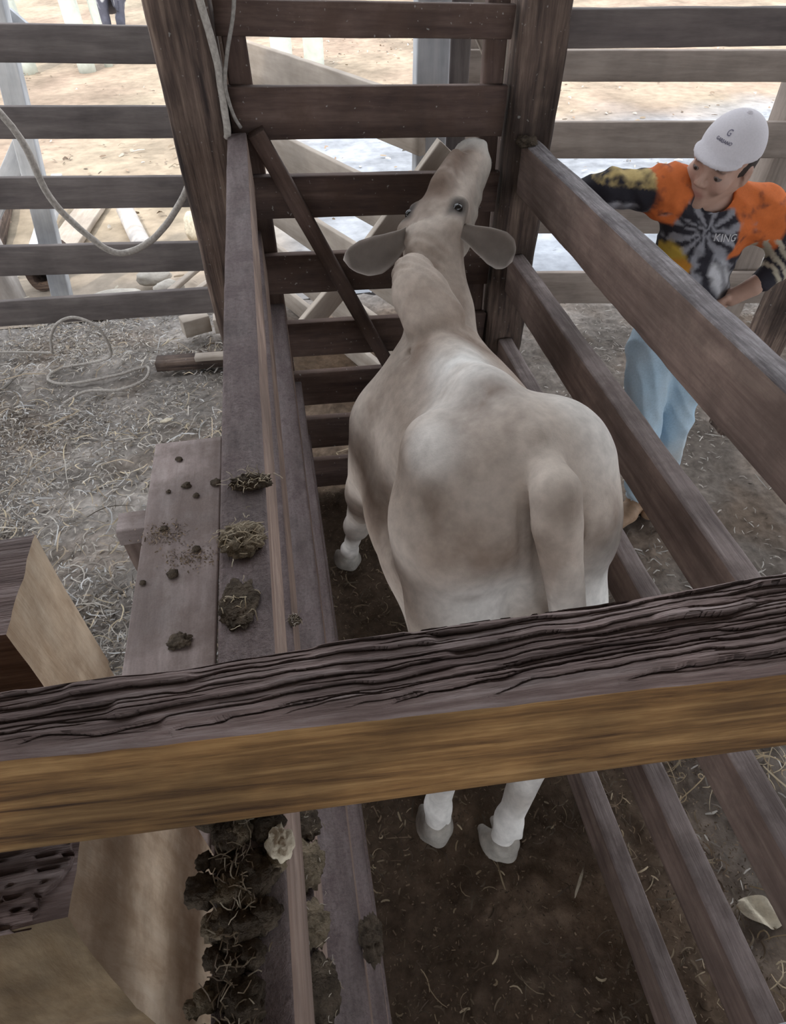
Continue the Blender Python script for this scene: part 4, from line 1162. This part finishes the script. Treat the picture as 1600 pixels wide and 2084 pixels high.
def lump(name, c, r, mat, parent=None, sub=3, amp=.35, freq=2.2, seed=0, rot=0):
    import bmesh
    bm = bmesh.new(); bmesh.ops.create_icosphere(bm, subdivisions=sub, radius=1)
    V = np.array([v.co[:] for v in bm.verts])
    n = fbm(V[:, 0] * freq + seed, V[:, 1] * freq, V[:, 2] * freq, 4, seed)
    V = V * (1 + amp * 1.6 * n)[:, None] * np.array(r)[None]
    ca, sa = math.cos(rot), math.sin(rot); V = np.stack([V[:, 0] * ca - V[:, 1] * sa, V[:, 0] * sa + V[:, 1] * ca, V[:, 2]], 1)
    for v, p in zip(bm.verts, V): v.co = p
    me = bpy.data.meshes.new(name); bm.to_mesh(me); bm.free(); smooth(me)
    return link(name, me, mat, parent, loc=c)

def fibres(name, c, r, n, mat_cols, parent=None, L=.03, W=.0016):
    """wispy straw fibres standing out of a dung clod"""
    V = []; F = []; Cc = []
    for k in range(n):
        p = np.array(c) + np.array(r) * rng.normal(0, .5, 3) * [1, 1, .4]; p[2] = c[2] + abs(p[2] - c[2])
        a = rng.uniform(0, 6.28); e = rng.uniform(-.1, .9); l = L * rng.uniform(.5, 1.5); col = np.array(mat_cols[rng.integers(len(mat_cols))]) * rng.uniform(.7, 1.2)
        for s in range(4):
            side = np.array((-math.sin(a), math.cos(a), 0)) * W
            V += [p - side, p + side]; Cc += [col, col]
            if s < 3:
                b = len(V) - 2; F.append([b, b + 1, b + 3, b + 2])
            p = p + np.array((math.cos(a) * math.cos(e), math.sin(a) * math.cos(e), math.sin(e))) * l / 3; a += rng.normal(0, .5); e -= rng.uniform(.1, .6)
    me = mesh_np(name, np.array(V) - np.array(c), np.array(F), sm=False); col_attr(me, np.array(Cc))
    o = link(name, me, M_straw, None, loc=c)
    if parent is not None:
        o.parent = parent; o.location = Vector([float(q) for q in c]) - Vector(parent.location)
    return tag(o, kind='stuff')
# dung on the left top rail
zt = 1.565
for (nm, c, r, lab, n, mt) in (
    ('dung_clod', (-.083, .600, zt + .004), (.025, .012, .009), 'dark stringy dung clod lying across the left top rail, farthest of those on it', 90, M_dung),
    ('dung_clod', (-.093, .505, zt + .005), (.025, .024, .010), 'tan straw-filled dung clod on the left top rail beside the walkway plank', 90, M_dung_pale),
    ('dung_clod', (-.098, .415, zt + .002), (.019, .030, .004), 'dark flat dung smear on the left top rail just beyond the crossbeam', 20, M_dung)):
    o = lump(nm, c, r, mt, None, 5, .32, 3.6, int(c[1] * 100)); tag(o, lab, 'dung')
    fibres('fibre', (c[0], c[1], c[2] + r[2] * .5), (r[0], r[1], r[2]), n, [(.30, .24, .16), (.20, .16, .11), (.40, .34, .25)], o, .012, .0005)
hp_ = thing('manure_heap', 'heap of dark crumbly manure on the near end of the left top rail', 'manure', (-.09, .1, zt))
V_ = []
for k in range(120):
    yy = rng.uniform(-.06, .215); xx = -.103 + rng.normal(0, .016) + (.012 if yy > .15 else 0); s_ = rng.uniform(.003, .010)
    if xx > -.075 and yy < .16: continue
    lump('clump', (xx, yy, zt + s_ * .35), (s_ * 1.3, s_ * 1.2, s_ * .9), M_dung if k % 4 else M_dung_pale, hp_, 3, .38, 2.8, k)
fibres('fibre', (-.10, .12, zt + .008), (.018, .12, .008), 240, [(.22, .18, .13), (.13, .10, .075), (.34, .29, .22)], hp_, .010, .0004)
tag(lump('pale_chunk', (-.066, .172, zt + .008), (.009, .013, .009), M_chip, None, 4, .35, 2.0, 5), 'pale cream chunk on the rail edge below the crossbeam', 'chunk')
# clods on the second rail
for k, (c, r, lab) in enumerate((
    ((-.070, .285, 1.283), (.016, .020, .008), 'dark dung lump on the second left rail just under the crossbeam'),
    ((-.070, .238, 1.284), (.017, .026, .010), 'rounded brown dung lump on the second left rail, middle of those below the crossbeam'),
    ((-.069, .178, 1.283), (.016, .022, .008), 'pale-flecked dung lump on the second left rail near the bottom of the photo'),
    ((-.066, .118, 1.282), (.018, .030, .008), 'reddish crumbly dung patch on the second left rail at the bottom edge'),
    ((-.064, .590, 1.282), (.010, .010, .005), 'small round dung pellet on the second left rail above the crossbeam'))):
    o = lump('dung_lump', c, r, M_dung_pale if k in (1, 2) else M_dung, None, 4, .35, 3.4, 40 + k); tag(o, lab, 'dung')
    fibres('fibre', (c[0], c[1], c[2] + .003), r, 30, [(.36, .32, .27), (.22, .18, .13)], o, .008, .0004)
tag(lump('dung_lump', (-.012, .20, 1.028), (.016, .030, .012), M_dung, None, 4, .5, 2.6, 60), 'dark dung lump caught on the third left rail at the bottom', 'dung')
tag(lump('mud_clump', (.800, 2.135, 1.495), (.030, .032, .018), M_dung, None, 4, .35, 3.0, 71), 'dark mud clump on the far end of the right top rail at the post', 'mud')
# crumbs on the walkway
for k, (xx, yy, s_, lab) in enumerate(((-.523, 1.99, .014, 'small dung crumb farthest along the walkway plank'), (-.486, 1.83, .018, 'dark dung crumb on the walkway plank, middle of the far group'), (-.377, 1.825, .020, 'dark dung crumb at the right edge of the walkway plank by the rail'),
        (-.447, 1.77, .012, 'small dung crumb just nearer than the middle one of the far group on the plank'), (-.55, 1.81, .009, 'tiny dung crumb at the left of the far group on the walkway plank'),
        (-.435, 1.50, .015, 'dung crumb on the right half of the walkway plank amid the near scatter'), (-.506, 1.402, .020, 'dark round dung crumb at the end of the crack across the walkway plank'), (-.60, 1.385, .011, 'small dung crumb on the left edge of the walkway plank at the crack'),
        (-.55, 1.62, .014, 'dung crumb on the left half of the walkway plank amid the far scatter'))):
    o = lump('dung_crumb', (xx, yy, .503 + s_ * .25), (s_, s_ * .9, s_ * .55), M_dung, None, 2, .45, 2.4, 80 + k)
    tag(o, lab, 'dung', 'dung crumbs on the walkway plank')
o = lump('dung_pat', (-.47, 1.137, .506), (.034, .026, .010), M_dung, None, 4, .5, 2.6, 99); tag(o, 'flat cracked dung pat on the walkway plank nearest the crossbeam', 'dung')
for k, (xx, yy, rx, ry) in enumerate(((-.55, 1.60, .06, .045), (-.45, 1.47, .075, .05))):
    n_ = 260; X = xx + rng.normal(0, rx * .6, n_); Y = yy + rng.normal(0, ry * .6, n_)
    o = blades('dung_dust', X, Y, .006, .005, DRK[:3], lift=.004, segs=1, z0=.500)
    tag(o, ('scatter of dung crumbs across the middle of the walkway plank', 'second scatter of dung crumbs nearer the crossbeam on the walkway')[k])
X, Y = scat(5200, -7, 9, 4.5, 16, lambda x, y, r: r < np.clip(.4 + fbm(x * .9, y * .9, 0, 3, 61) * 1.2, 0.05, 1))
tag(blades('yard_chips', X, Y, .05, .022, [(.46, .42, .35), (.24, .19, .14), (.52, .49, .44), (.30, .22, .16), (.17, .13, .10)], lift=.02, z0=0), label='pale and brown chips strewn over the sunlit yard')
# chips and a dry leaf
tag(lump('wood_chip', (-.771, 2.93, .03), (.035, .016, .008), M_chip, None, 3, .3, 2, 7, .3), 'pale flat wood chip in the straw behind the walkway', 'chip')
def leaf(name, c, L, W, rot, mat):
    nu, nv = 16, 10; V = []; F = []
    for sd in (0, 1):
        for i in range(nu):
            t = i / (nu - 1); wv = W * math.sin(math.pi * min(1, t * .96 + .03)) ** .7
            for j in range(nv):
                q = -1 + 2 * j / (nv - 1)
                V.append((L * (t - .5), wv * q * .5, .02 + .018 * abs(q) * math.sin(t * 5) + .012 * math.sin(t * 9 + q * 3) + (.0012 if sd else 0)))
    n = nu * nv
    for i in range(nu - 1):
        for j in range(nv - 1):
            a = i * nv + j; F += [[a, a + nv, a + nv + 1, a + 1], [n + a, n + a + 1, n + a + nv + 1, n + a + nv]]
    V = np.array(V); ca, sa = math.cos(rot), math.sin(rot)
    V = np.stack([V[:, 0] * ca - V[:, 1] * sa, V[:, 0] * sa + V[:, 1] * ca, V[:, 2]], 1)
    return link(name, mesh_np(name, V, np.array(F)), mat, None, loc=c)
tag(leaf('dry_leaf', (1.078, .257, 0), .13, .075, -.5, M_chip), 'crumpled pale dry leaf on the hay at the lower right', 'leaf')
tag(leaf('dry_husk', (.93, .52, 0), .08, .04, .9, M_chip), 'small pale husk in the dirt between the lower right rails', 'husk')
tag(lump('wood_splinter', (.60, .42, .012), (.045, .005, .004), M_chip, None, 2, .2, 2, 9, .9), 'thin pale splinter on the chute floor behind the right hind hoof', 'splinter')

# ------------------------------------------------------------------ ropes and hose
tag(tube('rope', [(-1.15, 2.46, 2.0), (-.836, 2.48, 1.586), (-.785, 2.48, 1.332), (-.703, 2.48, 1.191), (-.621, 2.48, 1.121), (-.506, 2.48, 1.148), (-.394, 2.48, 1.236), (-.29, 2.47, 1.37), (-.21, 2.36, 1.55)], .0115, M_rope, None, 8, 8, noise=.05), 'pale rope hanging in a loop in front of the left fence', 'rope')
tag(tube('rope', [(-.165, 2.125, 2.15), (-.136, 2.145, 1.885), (-.120, 2.148, 1.755), (-.121, 2.143, 1.66), (-.123, 2.135, 1.588), (-.128, 2.148, 1.56)], .0105, M_rope, None, 6, 8, noise=.05), 'thick pale rope hanging straight down the left chute post', 'rope')
tag(tube('rope', [(-.03, 2.17, 2.1), (-.046, 2.17, 1.885), (-.088, 2.15, 1.763), (-.108, 2.14, 1.69), (-.100, 2.145, 1.62), (-.085, 2.16, 1.58)], .0055, M_rope_d, None, 6, 6, noise=.05), 'thin grey cord beside the thick rope on the left chute post', 'cord')
hz = lambda x, y: float(zg(np.array([x]), np.array([y]))[0]) + .022
tag(tube('hose', [(-2.3, 3.86, .05), (-1.871, 3.84, .04), (-1.55, 3.79, .03), (-1.41, 3.50, .20), (-1.37, 3.47, .30), (-1.30, 3.45, .385), (-1.203, 3.45, .412), (-1.11, 3.45, .355), (-1.085, 3.47, .25), (-1.11, 3.52, .12), (-1.24, 3.62, .03), (-1.45, 3.60, .02), (-1.50, 3.50, .02), (-1.37, 3.42, .02), (-1.10, 3.46, .02), (-.93, 3.52, .02), (-.93, 3.38, .02), (-1.06, 3.30, .02), (-1.25, 3.32, .02), (-1.36, 3.22, .02)], .0085, M_rope, None, 8, 8), 'pale stiff hose looping up from the straw in front of the left fence', 'hose')
tag(tube('hose', [(-2.2, 3.50, .02), (-1.80, 3.42, .02), (-1.70, 3.52, .03), (-1.66, 3.62, .03)], .0085, M_rope_d, None, 6, 6), 'short grey hose end curving in the straw at the left edge', 'hose')

# ------------------------------------------------------------------ things beyond the fences
tag(beam('leaning_plank', (-1.60, 4.52, 0), (-1.30, 4.5, 1.9), .12, .10, W_grey, None, up=(0, -1, 0), top=False), 'bluish grey upright timber left behind the fence', 'timber')
tag(beam('leaning_plank', (-2.35, 4.62, .55), (-1.26, 4.62, 1.58), .04, .11, W_grey, None, up=(-1, 0, 1), top=False), 'bluish plank slanting up to the grey upright, upper one', 'plank')
tag(beam('leaning_plank', (-2.35, 4.62, .05), (-1.36, 4.62, 1.12), .04, .11, W_grey, None, up=(-1, 0, 1), top=False), 'bluish plank slanting up to the grey upright, lower one', 'plank')
tag(beam('leaning_plank', (-1.98, 5.30, .04), (-1.90, 6.4, .30), .09, .12, W_grey, None), 'grey squared timber propped on the ground behind the left fence', 'timber')
tag(beam('ground_board', (-1.78, 5.15, .07), (-1.65, 6.5, .07), .24, .05, W_pale, None), 'pinkish tan board lying on the ground behind the left fence', 'board')
tag(tube('fallen_pole', [(-1.02, 4.95, .06), (-1.17, 5.45, .06), (-1.34, 6.05, .07)], .075, W_log, None, 6, 12), 'pale round pole lying in the yard behind the hanging rope', 'pole')
tag(beam('ground_timber', (-2.25, 5.2, .10), (-2.45, 6.6, .16), .10, .12, W_post, None), 'dark timber on the ground at the far left behind the fence', 'timber')
# debris heap under the lowest left boards
db = [('slab', (-1.22, 4.47, .05), (.17, .07, .035), M_stone, 'flat pale slab in the rubble behind the left fence'),
      ('stone', (-.98, 4.66, .07), (.13, .08, .05), M_stone, 'large rounded pale stone behind the left fence'),
      ('stone', (-.86, 4.47, .06), (.11, .08, .06), M_stone, 'pale stone beside the crossed planks behind the left fence'),
      ('stone', (-1.02, 4.42, .04), (.06, .05, .03), M_chip, 'small cream stone in front of the large rounded stone'),
      ('sack', (-.69, 5.45, .10), (.10, .16, .13), M_chip, 'crumpled white sack on the ground beside the left chute post')]
for k, (nm, c, r, mt, lab) in enumerate(db):
    tag(lump(nm, c, r, mt, None, 3, .22, 1.6, 120 + k), lab, nm)
tag(beam('scrap_plank', (-.93, 4.30, .06), (-.50, 4.66, .22), .05, .03, W_pale, None), 'pale scrap plank leaning in the rubble, upper of two', 'plank')
tag(beam('scrap_plank', (-.80, 4.26, .05), (-.42, 4.52, .16), .05, .03, W_pale, None), 'pale scrap plank leaning in the rubble, lower of two', 'plank')
lg = thing('hollow_log', 'cut hollow log with a dark round hole behind the left fence', 'log', (-1.77, 4.75, 0))
V = []; F = []; nr = 20
for (rr, y0) in ((.10, 0), (.10, .5), (.062, .5), (.062, 0)):
    for q in range(nr):
        a = 2 * math.pi * q / nr; w_ = 1 + .08 * math.sin(a * 3 + 1); V.append((rr * w_ * math.cos(a), y0, .10 + rr * w_ * math.sin(a)))
for s in range(4):
    for q in range(nr):
        F.append([s * nr + q, s * nr + (q + 1) % nr, ((s + 1) % 4) * nr + (q + 1) % nr, ((s + 1) % 4) * nr + q])
me = bpy.data.meshes.new('bark'); me.from_pydata(V, [], F); link('bark', me, W_post, lg, loc=(-1.77, 4.75, 0))
tag(beam('stump_post', (-2.02, 4.62, -.05), (-2.02, 4.62, .42), .26, .22, W_log, None, up=(0, -1, 0), top=False, bev=.05, rough=.006), 'broad weathered stump post at the left edge behind the fence', 'post')
for k, (p, q, w, h) in enumerate((((-.72, 3.84, .14), (-.56, 3.90, .14), .10, .11), ((-.52, 3.86, .13), (-.38, 3.86, .13), .09, .10))):
    tag(beam('wood_block', p, q, w, h, W_pale, None), ('pale wood block on the straw under the left fence, left of two', 'pale wood block under the left fence beside the chute post')[k], 'block')
tag(beam('fallen_plank', (-.86, 3.50, .075), (-.30, 3.47, .075), .10, .06, W_post, None), 'dark plank lying on the straw at the foot of the left fence', 'plank')
tag(beam('fallen_plank', (-.62, 3.44, .11), (-.42, 3.43, .11), .06, .03, W_pale, None), 'short pale board on top of the dark plank by the left fence', 'board')
# far posts
for k, (xx, yy, r, lab) in enumerate(((-3.60, 12.6, .14, 'far pale green post at the top left corner'), (-2.70, 12.5, .13, 'thick far pale green post at the top left'), (-2.42, 12.8, .065, 'thin far pale post next to the thick one at the top left'),
                             (.30, 11.0, .15, 'far pale post seen above the slanting board, left of two'), (.78, 11.4, .15, 'far pale post seen above the slanting board, right of two'))):
    tag(tube('far_post', [(xx, yy, -.05), (xx + .01, yy, .8), (xx, yy, 1.7)], r, M_pole, None, 4, 12), lab, 'post')
# dark cow far off at the top left: the same build, other coat
c2 = bpy.data.objects.new('cow', None); COL.objects.link(c2)
tag(c2, 'dark blue-grey and white cow standing far off at the top left', 'cow')
M_hide2 = attrmat('dark_cow_hide', .75, 26, .12, .2)
for ch in list(cow.children):
    o = ch.copy(); COL.objects.link(o); o.parent = c2; o.location = ch.location
    if ch.name.startswith('body'):
        o.data = ch.data.copy(); o.data.materials.clear(); o.data.materials.append(M_hide2)
        nv = len(o.data.vertices); v = np.empty(nv * 3, dtype=np.float32); o.data.vertices.foreach_get('co', v); v = v.reshape(-1, 3)
        pat = np.clip((fbm(v[:, 0] * 5, v[:, 1] * 5, v[:, 2] * 6, 3, 55) - .12) * 9, 0, 1)[:, None]
        cc = np.array([.085, .085, .11])[None] * (1 - pat) + np.array([.5, .5, .52])[None] * pat
        a = np.ones((nv, 4), dtype=np.float32); a[:, :3] = cc
        o.data.color_attributes['Col'].data.foreach_set('color', a.ravel())
    elif ch.name.startswith('ear'):
        o.data = ch.data.copy(); o.data.materials.clear(); o.data.materials.append(M_hair)
c2.location = (-2.36, 14.0, .0); c2.rotation_euler = (0, 0, math.radians(10))
